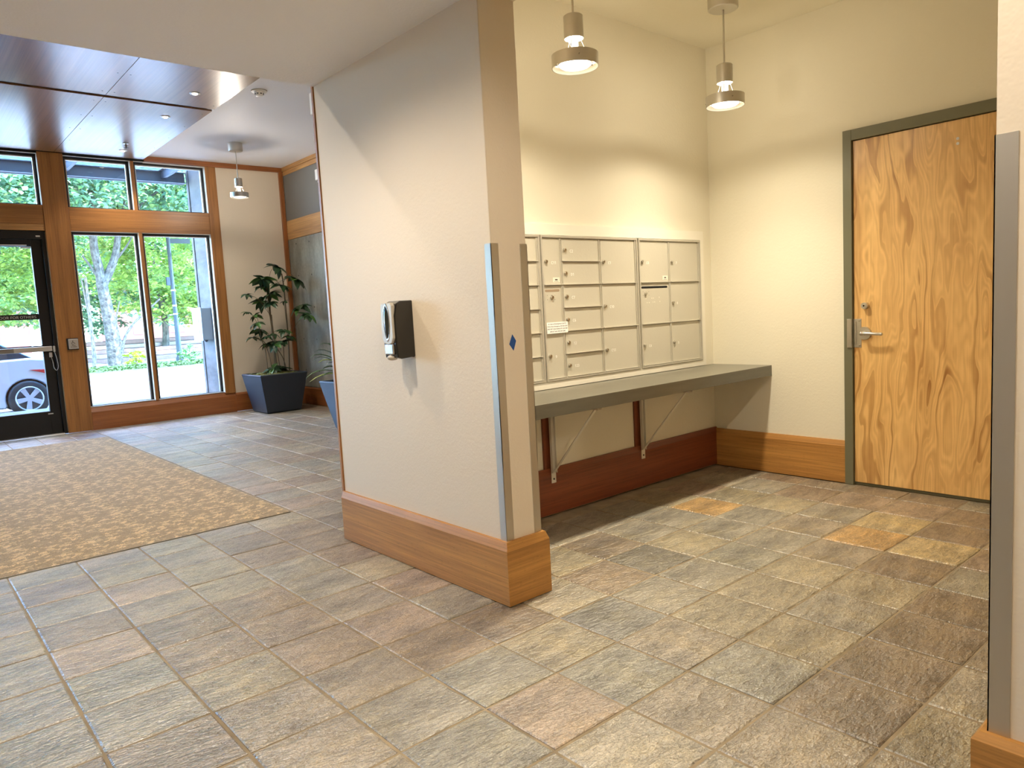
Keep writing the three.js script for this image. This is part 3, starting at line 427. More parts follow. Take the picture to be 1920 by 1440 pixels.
// ------------------------------------------------------------------ glazed entrance door
{
  const d = struct('door_2', 'black framed glass entrance door with silver push bar', 'door'), z0 = ZW - 0.16, z1 = ZW - 0.09, zf = z1;
  part('frame', merge([bx(-0.3, -0.259, 0.0, 2.483, ZW - 0.18, ZW - 0.04, 0.002), bx(-1.36, -1.31, 0.0, 2.483, ZW - 0.18, ZW - 0.04, 0.002), bx(-1.31, -0.3, 2.385, 2.483, ZW - 0.18, ZW - 0.04, 0.002)]), M.black, d);
  part('bright_edge', bx(-0.262, -0.259, 0.02, 2.47, ZW - 0.04, ZW - 0.034), M.alu, d);
  const leaf = part('leaf_frame', merge([bx(-0.415, -0.303, 0.012, 2.382, z0, z1, 0.003), bx(-1.305, -1.195, 0.012, 2.382, z0, z1, 0.003), bx(-1.195, -0.415, 2.3, 2.382, z0, z1, 0.003), bx(-1.195, -0.415, 0.012, 0.292, z0, z1, 0.003), bx(-1.195, -0.415, 1.03, 1.105, z0, z1, 0.003)]), M.black, d);
  part('pane', bx(-1.195, -0.415, 0.292, 1.03, ZW - 0.127, ZW - 0.123), M.clear, leaf); part('pane', bx(-1.195, -0.415, 1.105, 2.3, ZW - 0.127, ZW - 0.123), M.clear, leaf);
  const band = canvasTex(1024, 96, (c, w, h) => { c.fillStyle = '#0d0d0d'; c.fillRect(0, 0, w, h); c.fillStyle = '#d8d8d2'; c.font = '62px sans-serif'; c.textBaseline = 'middle'; c.textAlign = 'right'; c.fillText('DOOR FOR OTHERS', w - 30, h / 2 + 4); });
  part('sign_band', bx(-1.195, -0.415, 1.425, 1.49, ZW - 0.122, ZW - 0.1205), M.black, leaf); part('sign_print', new THREE.PlaneGeometry(0.78, 0.065).translate(-0.805, 1.4575, ZW - 0.1199), std({ map: band, roughness: 0.5 }), leaf, 'black strip reading DOOR FOR OTHERS');
  part('push_bar', bx(-1.2, -0.325, 1.03, 1.092, zf + 0.03, zf + 0.065, 0.008), M.alu, leaf, 'silver push bar'); part('push_bar_pad', bx(-1.195, -0.72, 1.034, 1.088, zf + 0.062, zf + 0.067, 0.003), std({ color: '#8d8a84', metalness: 0.8, roughness: 0.4 }), leaf);
  part('bar_mount', bx(-0.4, -0.345, 1.035, 1.086, zf, zf + 0.03), M.alu, leaf);
  part('wire_box', bx(-0.318, -0.295, 1.02, 1.09, ZW - 0.04, ZW - 0.02, 0.003), M.alu, d); part('wire_box', bx(-0.358, -0.325, 0.955, 1.015, zf, zf + 0.02, 0.003), M.alu, leaf);
  part('wire_loop', tube([[-0.306, 1.02, ZW - 0.03], [-0.288, 0.92, ZW - 0.03], [-0.285, 0.82, ZW - 0.035], [-0.305, 0.79, ZW - 0.04], [-0.325, 0.82, ZW - 0.05], [-0.33, 0.9, ZW - 0.07], [-0.34, 0.96, ZW - 0.075]], 0.004, 6, 30), M.alu, leaf);
  part('closer_arm', merge([bx(-1.1, -0.46, 2.305, 2.318, zf + 0.01, zf + 0.03), bx(-0.53, -0.42, 2.275, 2.292, zf + 0.005, zf + 0.03, 0.004)]), M.alu, leaf); part('closer_body', bx(-1.2, -0.73, 2.2, 2.26, zf, zf + 0.05, 0.006), M.black, leaf);
  part('maker_label', merge([bx(-0.36, -0.315, 2.41, 2.428, ZW - 0.04, ZW - 0.0385), bx(-0.44, -0.385, 0.255, 0.268, zf, zf + 0.0015)]), M.alu, d);
  part('threshold', prism([[-0.16, 0], [0.03, 0], [0.015, 0.012], [-0.16, 0.012]], [-1.31, 0, ZW - 0.02], [-0.3, 0, ZW - 0.02], [0, 0, 1]), M.alu, d);
}
{ const p = thing('door_push_plate', 'square silver door opener plate with wheelchair symbol on the fir column', 'push plate', [-0.11, 1.03, ZW]);
  part('box', bx(-0.062, 0.062, 0, 0.142, 0, 0.02, 0.002), M.black, p);
  part('plate', bx(-0.048, 0.058, 0.008, 0.134, 0.02, 0.034, 0.006), M.alu, p);
  const tex = canvasTex(256, 300, (c, w, h) => { c.fillStyle = '#b7b0a4'; c.fillRect(0, 0, w, h); c.strokeStyle = c.fillStyle = '#1d1a16'; c.lineWidth = 13; c.lineCap = 'round'; c.beginPath(); c.arc(112, 46, 13, 0, 7); c.fill(); c.beginPath(); c.moveTo(112, 66); c.lineTo(118, 112); c.lineTo(160, 112); c.lineTo(174, 152); c.stroke(); c.beginPath(); c.arc(116, 130, 42, 2.1 - 3.4 + 2.4, 4.1); c.stroke(); c.font = 'bold 44px sans-serif'; c.textAlign = 'center'; c.fillText('PUSH', w / 2, 226); c.fillText('TO OPEN', w / 2, 272, 200); });
  part('symbol', new THREE.PlaneGeometry(0.09, 0.106).translate(0.005, 0.071, 0.0345), std({ map: tex, roughness: 0.4, metalness: 0.3 }), p); }

// ------------------------------------------------------------------ lamps
function pendant(label, x, z, ceil, ringTop, col, down, up, beam = 2) {
  const P = thing('pendant_lamp', label, 'lamp', [x, ringTop, z], 'brushed metal pendant lamps'), c = ceil - ringTop;
  part('canopy', lathe([[0, c - 0.1], [0.076, c - 0.1], [0.086, c - 0.094], [0.086, c]], 36), M.steel, P);
  part('cord', cyl(0.0055, 0.0055, 0.175, c - 0.1, 0, 0, 10), M.nickel, P);
  part('housing', lathe([[0, 0.178], [0.04, 0.178], [0.046, 0.173], [0.046, 0.072], [0.043, 0.072], [0.043, 0.078], [0, 0.078]], 32), M.steel, P);
  part('housing_bottom', lathe([[0, 0.0745], [0.0428, 0.0745], [0.0428, 0.0778], [0, 0.0778]], 28), M.lampWhite, P);
  part('bulb', lathe([[0, 0.0735], [0.019, 0.0735], [0.019, 0.006], [0.0, 0.006]], 20), M.bulb, P, 'glowing white lamp neck');
  for (let k = 0; k < 3; k++) { const a = k * 2.094 + 0.6; part('strut', tube([[0.03 * Math.cos(a), 0.078, 0.03 * Math.sin(a)], [0.05 * Math.cos(a), 0.03, 0.05 * Math.sin(a)], [0.072 * Math.cos(a), -0.012, 0.072 * Math.sin(a)]], 0.0022, 5, 6), M.nickel, P); }
  part('ring_shade', lathe([[0.1075, -0.058], [0.11, -0.058], [0.11, 0], [0.1075, 0], [0.1075, -0.058]], 44), M.steel, P, 'brushed metal ring shade');
  part('ring_lining', lathe([[0.1072, -0.0575], [0.1072, -0.0005], [0.1066, -0.0005], [0.1066, -0.0575], [0.1072, -0.0575]], 44), M.lampWhite, P);
  part('lens_holder', lathe([[0.0785, -0.045], [0.082, -0.045], [0.082, -0.012], [0, -0.012], [0, -0.016], [0.0785, -0.016], [0.0785, -0.045]], 40), M.lampWhite, P);
  part('lens', lathe([[0, -0.062], [0.04, -0.06], [0.066, -0.054], [0.078, -0.044], [0.078, -0.02], [0, -0.02]], 40), M.lens, P, 'glowing frosted glass lens');
  for (let k = 0; k < 3; k++) { const a = k * 2.094 + 2.2; part('ring_pin', merge([tube([[0.081 * Math.cos(a), -0.03, 0.081 * Math.sin(a)], [0.113 * Math.cos(a), -0.03, 0.113 * Math.sin(a)]], 0.0028, 6, 2)]), M.nickelDark, P); }
  const s = new THREE.SpotLight(col, down, 0, 1.42, 0.3, 2); s.name = P.name + '_downlight'; s.position.set(0, -0.068, 0); s.target.position.set(0, -1, 0); s.castShadow = true; s.shadow.radius = 3; P.add(s, s.target);
  const f = new THREE.SpotLight(col, beam, 0, 1.05, 1, 2); f.name = P.name + '_beam'; f.position.set(0, -0.068, 0); f.target.position.set(0, -1, 0); f.castShadow = true; f.shadow.radius = 3; P.add(f, f.target);
  const q = new THREE.PointLight(col, up, 0, 2); q.name = P.name + '_uplight'; q.position.set(0, 0.036, 0); q.castShadow = true; P.add(q);
  return P;
}
pendant('brushed metal pendant lamp hanging before the mailboxes beside the partition', 0.69, -0.735, YN, 2.403, LAMP.nook, 2.5, 0.42, 8);
pendant('brushed metal pendant lamp hanging near the wooden door corner', 1.965, -0.75, YN, 2.403, LAMP.nook, 2.5, 0.42, 8);
pendant('brushed metal pendant lamp hanging by the entrance windows above the potted plant', 1.68, -7.5, YT, 2.865, LAMP.lobby, 3.2, 1.7);
pendant('added unseen pendant lamp that brightens the lobby ceiling behind the partition', 1.68, -3.1, YT, 2.865, LAMP.lobby, 3.2, 1.7);  // added lamp, out of view, lifts the light on the lobby ceiling
function downlight(label, x, y, z, col, cd, ang, big) {
  const r = big ? 0.075 : 0.045, d = thing('recessed_downlight', label, 'lamp', [x, y, z], big ? 'recessed downlights in the low hall ceiling' : 'small recessed downlights in the wooden ceiling');
  part('trim_ring', lathe([[r * 0.62, -0.004], [r, -0.006], [r + 0.004, -0.001], [r + 0.004, 0.002], [r * 0.62, 0.002], [r * 0.62, -0.004]], 30), M.nickel, d);
  part('lens', lathe([[0, -0.016], [r * 0.4, -0.014], [r * 0.62, -0.003], [r * 0.62, 0.001], [0, 0.001]], 24), M.lens, d);
  const s = new THREE.SpotLight(col, cd, 0, ang, big ? (z < 0 ? 0.5 : 0.25) : 0.35, 2); s.name = d.name + '_beam'; s.position.set(0, -0.022, 0); s.target.position.set(0, -1, 0); s.castShadow = true; s.shadow.radius = 2; d.add(s, s.target);
  return d;
}
for (const [z, where] of [[-5.55, 'level with the smoke detector'], [-6.49, 'just past the black gap'], [-8.25, 'beside the sprinkler head']]) downlight('small glowing downlight in the brown wooden ceiling panels, ' + where, 0.58, YC, z, LAMP.lobby, 4, 1.0, false);
for (const [z, where] of [[-2.9, 'behind the edge of the low ceiling'], [-4.6, 'above the near half of the carpet'], [-6.49, 'above the far half of the carpet']]) downlight('small glowing downlight in the brown wooden ceiling panels, ' + where, -1.0, YC, z, LAMP.lobby, z > -3 ? 13 : 5, 1.05, false);
for (const [z, where] of [[-1.15, 'before the soap dispenser wall'], [0.7, 'before the nook opening'], [2.6, 'at the end of the hall']]) downlight('round recessed downlight in the low hall ceiling ' + where, -1.0, YL, z, LAMP.hall, z < 0 ? 6.2 : 6.6, z < 0 ? 1.4 : 1.5, true);

// ------------------------------------------------------------------ small ceiling and wall fittings
{ const s = thing('smoke_detector', 'white round smoke detector on the lobby ceiling', 'smoke detector', [1.12, YT, -5.34]);
  part('base', lathe([[0, -0.012], [0.072, -0.012], [0.075, 0], [0, 0]], 30), M.white, s); part('sensor_head', lathe([[0, -0.052], [0.03, -0.05], [0.036, -0.044], [0.046, -0.014], [0.046, -0.012], [0, -0.012]], 30), M.white, s);
  for (let k = 0; k < 8; k++) part('vent_slot', bx(-0.008, 0.008, -0.036, -0.029, 0.0375, 0.0425).rotateY(k * Math.PI / 4), M.darkHole, s); }
{ const s = thing('sprinkler_head', 'small dark fire sprinkler head under the wooden ceiling', 'sprinkler', [0.52, YC, -7.85]);
  part('escutcheon', lathe([[0, -0.008], [0.03, -0.008], [0.034, 0], [0, 0]], 20), M.nickel, s); part('stem', cyl(0.006, 0.006, -0.06, -0.008, 0, 0, 8), M.nickelDark, s); part('deflector', merge([disc(0.024, 0.003, 14).translate(0, -0.05, 0), bx(-0.016, 0.016, -0.03, -0.026, -0.004, 0.004)]), M.nickelDark, s); }
{ const a = thing('motion_sensor', 'white wall sensor at the top of the partition edge under the low ceiling', 'sensor', [-0.034, 2.33, -1.972]); part('case', bx(0, 0.06, 0, 0.115, -0.05, 0, 0.006), M.white, a); part('lens', bx(0.008, 0.052, -0.006, 0.012, -0.046, -0.01, 0.004), M.greyPlastic, a);
  const b = thing('wall_sounder', 'small white wall box on the partition edge below the motion sensor', 'wall box', [-0.034, 1.985, -1.972]); part('case', bx(0, 0.06, 0, 0.06, -0.055, 0, 0.006), M.white, b); part('cover', bx(0.006, 0.054, -0.014, 0, -0.04, -0.004, 0.004), M.white, b); }
// ------------------------------------------------------------------ potted plants
const rayTo = (px, py) => V((px / 1920) * 2 - 1, 1 - (py / 1440) * 2, 0.5).unproject(camera).sub(camera.position).normalize();
const onZ = (px, py, z) => { const d = rayTo(px, py), t = (z - camera.position.z) / d.z; return camera.position.clone().addScaledVector(d, t); };
function leafGeo(len, wid, droop, n = 5, tip = 0.8) {
  const pos = [], row = []; for (let i = 0; i <= n; i++) { const t = i / n, w = wid * Math.pow(Math.sin(Math.PI * Math.pow(t * 0.97 + 0.015, tip)), 0.8), y = -droop * t * t * len; row.push([[-w, y + w * 0.22, t * len], [0, y, t * len], [w, y + w * 0.22, t * len]]); }
  for (let i = 0; i < n; i++) for (let k = 0; k < 2; k++) { const a = row[i][k], b = row[i][k + 1], c = row[i + 1][k + 1], d = row[i + 1][k]; pos.push(...a, ...c, ...b, ...a, ...d, ...c); }
  const g = new THREE.BufferGeometry(); g.setAttribute('position', new THREE.Float32BufferAttribute(pos, 3)); g.computeVertexNormals(); return g;
}
function pot(P, half, base, h, m, moss) {
  const r = 0.03, ring = (s, y) => [-s, s, -s, s, y];
  part('pot', loft([ring(base, 0.004), ring(base + 0.012, 0.02), ring(half - 0.005, h - 0.03), ring(half, h - 0.012), ring(half - 0.008, h), ring(half - r, h), ring(half - r - 0.01, h - 0.05)], 'x'), m, P);
  part(moss ? 'moss' : 'soil', (() => { const s = half - r - 0.002, N = 14, g = new THREE.PlaneGeometry(2 * s, 2 * s, N, N).rotateX(-Math.PI / 2), p = g.attributes.position; for (let i = 0; i < p.count; i++) { const x = p.getX(i), z = p.getZ(i), e = 1 - Math.max(Math.abs(x), Math.abs(z)) / s; p.setY(i, h - 0.045 + (moss ? 0.05 * Math.sqrt(Math.max(0, e)) + 0.03 * hash(i, 3, 5) : 0.02 * hash(i, 3, 5))); } g.computeVertexNormals(); return g; })(), moss ? M.moss : M.soil, P);
  if (moss) { const tuft = []; for (let k = 0; k < 420; k++) { const s = half - r - 0.01, x = rr(-s, s), z = rr(-s, s), e = 1 - Math.max(Math.abs(x), Math.abs(z)) / s; tuft.push(new THREE.ConeGeometry(rr(0.006, 0.013), rr(0.02, 0.04), 4).rotateX(rr(-0.8, 0.8)).rotateZ(rr(-0.8, 0.8)).translate(x, h - 0.03 + 0.05 * Math.sqrt(Math.max(0, e)), z).toNonIndexed()); } part('moss_tufts', merge(tuft), M.moss, P).userData.kind = 'stuff'; }
}
{
  const C = [2.2, 0, -8.15], P = thing('potted_umbrella_plant', 'tall umbrella plant with dark leaf whorls in a black tapered planter in the corner', 'plant', C); pot(P, 0.335, 0.235, 0.535, M.planter, true);
  const loc = (px, py, z) => onZ(px, py, z).sub(V(...C)), soilY = 0.52;
  const stems = [[[517, 700], [513, 650], [508, 600], [505, 560]], [[520, 700], [515, 650], [506, 590], [500, 540]], [[543, 700], [541, 640], [535, 570], [531, 530], [528, 513]], [[503, 700], [497, 655], [490, 635], [487, 618]], [[527, 700], [520, 660], [513, 625], [509, 590]], [[540, 700], [529, 668], [515, 650], [503, 642]], [[534, 700], [532, 660], [531, 640]], [[512, 700], [503, 660], [494, 640], [476, 634]]];
  stems.forEach((s, k) => { const z = -8.15 + ((k * 0.37) % 0.24) - 0.12, pts = s.map(([a, b]) => loc(a, b, z)); pts[0].y = soilY - 0.04; part('stem', tube(pts, k < 3 ? 0.0085 : 0.0055, 6, 20), M.stem, P); });
  const wh = [[519, 500, 17, 1], [492, 523, 17, 1], [526, 534, 16, 1], [554, 522, 18, 2], [490, 538, 12, 1], [507, 551, 15, 0], [464, 552, 10, 1], [490, 566, 15, 0], [506, 567, 13, 0], [532, 565, 7, 2], [562, 574, 18, 2], [577, 590, 14, 2], [464, 585, 8, 3], [479, 591, 11, 3], [482, 606, 12, 3], [487, 619, 14, 3], [474, 632, 12, 7], [501, 630, 10, 4], [515, 626, 8, 4], [532, 619, 12, 2], [544, 631, 11, 2], [531, 640, 14, 6], [501, 644, 12, 5], [517, 644, 13, 4], [512, 690, 14, 0], [530, 690, 14, 4]];
  const variants = [leafGeo(1, 0.25, 0.3), leafGeo(1, 0.28, 0.12), leafGeo(1, 0.24, 0.5)];
  wh.forEach(([px, py, r, si], k) => {
    let z = -8.15 + (hash(k, 4, 9) - 0.5) * 0.42, c = loc(px, py, z); while (c.x > 0.4) { z += 0.05; c = loc(px, py, z); }
    const R = r / 100, s = stems[si];
    const near = s.reduce((b, q) => (q[1] > py + 6 && Math.abs(q[1] - py - 22) < Math.abs(b[1] - py - 22) ? q : b), s[s.length - 1]), from = loc(near[0], near[1], -8.15), mid = from.clone().lerp(c, 0.55).add(V(0, 0.04 + R * 0.3, 0));
    if (py < 680) part('petiole', tube([from, mid, c], 0.003, 5, 8), M.stem, P);
    const n = r > 12 ? 10 : r > 8 ? 8 : 6, tilt = (hash(k, 8, 2) - 0.5) * 0.9, tz = (hash(k, 9, 2) - 0.5) * 0.9;
    for (let q = 0; q < n; q++) { const g = variants[(q + k) % 3], m = part('leaf', g, (k + q) % 5 === 0 ? M.leafB : M.leaf, P), L = R * (0.85 + 0.4 * hash(k, q, 3)); m.scale.setScalar(L); m.position.copy(c); m.rotation.set(tilt, (q / n) * Math.PI * 2 + hash(k, 1, 1) * 3, tz, 'XZY'); m.rotateX(-0.15 + 0.5 * hash(k, q, 7)); }
  });
}
function blade(p0, p1, p2, w, n = 7) {
  const c = new THREE.QuadraticBezierCurve3(p0, p1, p2), pos = [], rows = []; const up = V(0, 1, 0);
  for (let i = 0; i <= n; i++) { const t = i / n, o = c.getPoint(t), d = c.getTangent(t), s = V().crossVectors(d, up).normalize(), N = V().crossVectors(s, d).normalize(), k = w * Math.pow(Math.sin(Math.PI * clamp(0.04 + t * 0.94)), 0.75); rows.push([o.clone().addScaledVector(s, -k).addScaledVector(N, k * 0.35), o, o.clone().addScaledVector(s, k).addScaledVector(N, k * 0.35)]); }
  for (let i = 0; i < n; i++) for (let k = 0; k < 2; k++) { const a = rows[i][k], b = rows[i][k + 1], e = rows[i + 1][k + 1], d = rows[i + 1][k]; for (const q of [a, b, e, a, e, d]) pos.push(q.x, q.y, q.z); }
  const g = new THREE.BufferGeometry(); g.setAttribute('position', new THREE.Float32BufferAttribute(pos, 3)); g.computeVertexNormals(); return g;
}
{
  const C = [2.1, 0, -5.5], P = thing('potted_arching_plant', 'plant with long arching green leaves in a blue grey tapered planter half behind the partition', 'plant', C); pot(P, 0.355, 0.235, 0.552, M.planterBlue, false);
  const o = V(...C), at = (px, py, z) => onZ(px, py, z).sub(o), b = (k) => V((hash(k, 1, 1) - 0.5) * 0.12, 0.52, (hash(k, 2, 1) - 0.5) * 0.12);
  const list = [[[609, 684], [574, 709], 0.028, M.leafB], [[620, 694], [581, 716], 0.03, M.leafYellow], [[603, 655], [582, 671], 0.03, M.leafB], [[605, 658], [587, 678], 0.024, M.leaf], [[622, 668], [597, 680], 0.03, M.leafYellow], [[620, 641], [600, 647], 0.024, M.leafB], [[615, 660], [590, 660], 0.03, M.leaf], [[622, 682], [604, 694], 0.04, M.leaf], [[627, 676], [612, 684], 0.035, M.leaf], [[628, 700], [604, 706], 0.026, M.leafB]];
  list.forEach(([m, t, w, mat], k) => { const z = -5.62 + (hash(k, 6, 6) - 0.5) * 0.3, p0 = b(k), p1 = at(m[0], m[1] - 8, z), p2 = at(t[0], t[1], z); p1.y = Math.max(p1.y, p2.y + 0.1); part('leaf', blade(p0, p1, p2, w), mat, P); });
  for (let k = 0; k < 12; k++) { const a = -1.3 + k * 0.29, L = rr(0.3, 0.48), h = rr(0.75, 1.05); part('leaf', blade(b(k + 20), V(Math.cos(a) * L * 0.5, h + 0.1, Math.sin(a) * L * 0.5), V(Math.cos(a) * L, h - 0.15, Math.sin(a) * L), rr(0.025, 0.035)), k % 4 === 0 ? M.leafYellow : k % 2 ? M.leafB : M.leaf, P); }
  for (let k = 0; k < 6; k++) { const a = k * 1.1; part('stalk', tube([b(k + 40).setY(0.5), V(Math.cos(a) * 0.05, 0.68, Math.sin(a) * 0.05), V(Math.cos(a) * 0.09, 0.85, Math.sin(a) * 0.09)], 0.004, 5, 8), M.leafB, P); }
}

// ------------------------------------------------------------------ outdoors: building above, pavement, road
const speck = dataTex(512, 512, (u, v, o) => { const k = 0.82 + 0.14 * (fbm(u, v, 6, 6, 3, 4) - 0.5) + 0.12 * (noise(u, v, 180, 180, 9) - 0.5); o[0] = o[1] = o[2] = k; });
const outMat = (c, rough = 0.85) => std({ color: c, map: speck, roughness: rough });
struct('wall_upper_storeys', 'upper storeys of the building above the lobby', 'wall', merge([bx(-14, 14, 3.8, 11.6, -8.9, 6), bx(2.96, 14, -0.1, 3.8, -8.9, 6), bx(-14, -4.6, -0.1, 3.8, -8.9, 6), bx(-0.04, 2.96, 3.5, 3.8, -1.95, 4.6), bx(-4.6, 0.9, 3.47, 3.8, -8.9, -8.74)]), outMat('#b9b3a6'));
struct('ground_slab', 'ground under the building', 'ground', bx(-14, 14, -0.3, -0.125, -8.9, 6), outMat('#8b877e'));
struct('sidewalk', 'pale concrete sidewalk outside the entrance', 'pavement', merge([bx(-40, 40, -0.3, -0.03, -12.85, -8.905)]), outMat('#8e9092'));
struct('kerb', 'concrete kerb along the near side of the road', 'kerb', bx(-40, 40, -0.3, -0.025, -13.02, -12.852, 0.02), outMat('#a9a9a6'));
struct('road', 'pale asphalt road outside', 'road', bx(-40, 40, -0.3, -0.15, -22.7, -13.022), outMat('#c9c7c1'));
struct('kerb_far', 'concrete kerb across the road', 'kerb', bx(-40, 40, -0.3, 0.0, -22.98, -22.702, 0.03), outMat('#a2a2a2'));
struct('planting_strip', 'green planted strip across the road', 'ground', bx(-40, 40, -0.3, 0.01, -27.2, -22.982), outMat('#6f7a4a'));
struct('plaza', 'pale paved plaza beyond the road', 'pavement', bx(-40, 40, -0.3, 0.02, -70, -27.202), outMat('#dcd5cb'));
{ const s = struct('plaza_steps', 'low brick steps on the plaza', 'steps'), m = outMat('#b58a7c'); for (let k = 0; k < 5; k++) part('step', bx(4.5, 22, 0.021 + k * 0.16, 0.171 + k * 0.16, -35.6, -29.4 - k * 0.9, 0.02), k % 2 ? outMat('#cdb2a4') : m, s); }
struct('pier', 'board marked concrete pier beside the entrance', 'pillar', merge([boxUV(bx(2.4, 3.2, -0.029, 4.2, -11.7, -8.91), 'y', 0.5, 0.5), boxUV(bx(2.385, 2.4, -0.029, 4.2, -11.62, -11.56), 'y', 0.5, 0.5)]), std({ color: '#85898f', map: concreteTex, roughness: 0.75 }));
{ const b = thing('intercom_panel', 'grey steel intercom box mounted on the concrete pier outside', 'intercom', [2.4, 1.0, -11.28]), m = std({ color: '#a9b0b3', roughness: 0.45, metalness: 0.4 });
  part('case', bx(-0.16, 0, 0, 0.54, -0.22, 0.22, 0.008), m, b); part('flange', bx(-0.175, -0.155, -0.012, 0.552, -0.232, 0.232, 0.004), m, b); part('screen', bx(-0.178, -0.174, 0.25, 0.4, -0.12, 0.1), std({ color: '#34414c', roughness: 0.2 }), b); part('keypad', bx(-0.178, -0.174, 0.1, 0.23, -0.12, 0.1), std({ color: '#8f989c', roughness: 0.4 }), b); part('camera_dome', new THREE.SphereGeometry(0.03, 14, 10).translate(-0.09, -0.008, 0.12), M.blackGloss, b); }
{ // steel and glass canopy over the entrance
  const c = thing('entrance_canopy', 'steel framed glass canopy outside above the upper windows', 'canopy', [0.5, 3.7, -10.3]), st = std({ color: '#5d6a78', roughness: 0.5, metalness: 0.3 }), L = (g) => g.translate(-0.5, -3.7, 10.3);
  part('front_beam', L(merge([bx(-5.5, 2.38, 3.7, 3.88, -11.76, -11.7), bx(-5.5, 2.38, 3.7, 3.712, -11.82, -11.62), bx(-5.5, 2.38, 3.868, 3.88, -11.82, -11.62)])), st, c); part('back_beam', L(bx(-5.5, 2.38, 3.72, 3.88, -8.99, -8.91)), st, c);
  for (const x of [-3.2, -1.0, 0.55, 2.0]) part('rafter', L(merge([bx(x, x + 0.05, 3.76, 3.88, -11.7, -8.98), bx(x - 0.05, x + 0.1, 3.88, 3.892, -11.7, -8.98)])), st, c);
  for (const [a, b] of [[-5.4, -3.2], [-3.15, -1.0], [-0.95, 0.55], [0.6, 2.0], [2.05, 2.38]]) part('glass_panel', L(bx(a, b, 3.895, 3.907, -11.8, -8.95)), phys({ color: '#e6f1f4', transmission: 1, thickness: 0, roughness: 0.25 }), c);
}
{ // parked car
  const C = [-0.07, -0.15, -13.12], car = thing('parked_car', 'silver sedan parked at the kerb outside the entrance door', 'car', C), body = phys({ color: '#c8ccd0', metalness: 0.55, roughness: 0.3, clearcoat: 1, clearcoatRoughness: 0.06 }), dark = std({ color: '#17181a', roughness: 0.6 }), glass = phys({ color: '#20282e', roughness: 0.06, clearcoat: 1 });
  const s = new THREE.Shape(); s.moveTo(0.36, 0.22); s.lineTo(0.56, 0.26); s.quadraticCurveTo(0.68, 0.45, 0.64, 0.66); s.quadraticCurveTo(0.6, 0.86, 0.42, 0.93); s.lineTo(0.05, 0.97); s.lineTo(-0.9, 0.95); s.lineTo(-2.1, 0.92); s.quadraticCurveTo(-3.0, 0.86, -3.35, 0.68); s.quadraticCurveTo(-3.52, 0.5, -3.46, 0.24); s.lineTo(-3.02, 0.22); s.absarc(-2.66, 0.31, 0.36, -0.25, Math.PI + 0.25, false); s.lineTo(-2.26, 0.2); s.lineTo(-0.36, 0.2); s.absarc(0, 0.31, 0.36, Math.PI + 0.25, -0.25, true); s.closePath();
  const s2 = new THREE.Shape(); s2.moveTo(0.36, 0.22); s2.lineTo(0.56, 0.26); s2.quadraticCurveTo(0.68, 0.45, 0.64, 0.66); s2.quadraticCurveTo(0.6, 0.86, 0.42, 0.93); s2.lineTo(0.05, 0.97); s2.lineTo(-0.9, 0.95); s2.lineTo(-2.1, 0.92); s2.quadraticCurveTo(-3.0, 0.86, -3.35, 0.68); s2.quadraticCurveTo(-3.52, 0.5, -3.46, 0.24); s2.lineTo(-3.01, 0.22);
  for (let k = 0; k <= 16; k++) { const a = -0.25 + (Math.PI + 0.5) * (k / 16); s2.lineTo(-2.66 + 0.36 * Math.cos(Math.PI - a) , 0.31 + 0.36 * Math.sin(Math.PI - a)); } s2.lineTo(-2.3, 0.2); s2.lineTo(-0.36, 0.2); for (let k = 0; k <= 16; k++) { const a = Math.PI + 0.25 - (Math.PI + 0.5) * (k / 16); s2.lineTo(0.36 * Math.cos(a), 0.31 + 0.36 * Math.sin(a)); }
  part('body', new THREE.ExtrudeGeometry(s2, { depth: 1.5, bevelEnabled: true, bevelSize: 0.035, bevelThickness: 0.1, bevelSegments: 5, curveSegments: 10 }).translate(0, 0, -1.62), body, car);
  part('underbody', bx(-3.3, 0.5, 0.2, 0.6, -1.5, -0.24, 0.03), dark, car);
  const gh = new THREE.ExtrudeGeometry(shapeOf([[0.22, 0.93], [-0.5, 1.34], [-1.3, 1.4], [-1.75, 1.34], [-2.25, 0.92]]), { depth: 1.2, bevelEnabled: true, bevelSize: 0.04, bevelThickness: 0.08, bevelSegments: 3 }).translate(0, 0, -1.47); part('windows', gh, glass, car);
  part('roof', new THREE.ExtrudeGeometry(shapeOf([[-0.4, 1.335], [-1.3, 1.42], [-1.8, 1.36], [-1.8, 1.385], [-1.3, 1.46], [-0.38, 1.37]]), { depth: 1.1, bevelEnabled: true, bevelSize: 0.02, bevelThickness: 0.04, bevelSegments: 2 }).translate(0, 0, -1.42), body, car);
  part('tail_light', new THREE.ExtrudeGeometry(shapeOf([[0.05, 0.8], [0.3, 0.79], [0.62, 0.7], [0.66, 0.62], [0.36, 0.7]]), { depth: 0.02, bevelEnabled: true, bevelSize: 0.006, bevelThickness: 0.006, bevelSegments: 1 }).translate(0, 0, -0.03), std({ color: '#a8322c', roughness: 0.2 }), car, 'red tail light');
  const tyre = new THREE.LatheGeometry([[0.205, -0.1], [0.28, -0.1], [0.305, -0.07], [0.312, 0], [0.305, 0.07], [0.28, 0.1], [0.205, 0.1]].map(([a, b]) => new THREE.Vector2(a, b)), 40).rotateX(Math.PI / 2), rim = new THREE.LatheGeometry([[0.0, 0.02], [0.19, 0.02], [0.19, 0.085], [0.206, 0.1], [0.21, 0.06]].map(([a, b]) => new THREE.Vector2(a, b)), 36).rotateX(Math.PI / 2), spoke = new THREE.ExtrudeGeometry(shapeOf([[-0.026, 0.03], [-0.04, 0.195], [0.04, 0.195], [0.026, 0.03]]), { depth: 0.02, bevelEnabled: true, bevelSize: 0.004, bevelThickness: 0.005, bevelSegments: 1 }), alloy = std({ color: '#c2c6cc', metalness: 0.7, roughness: 0.35 });
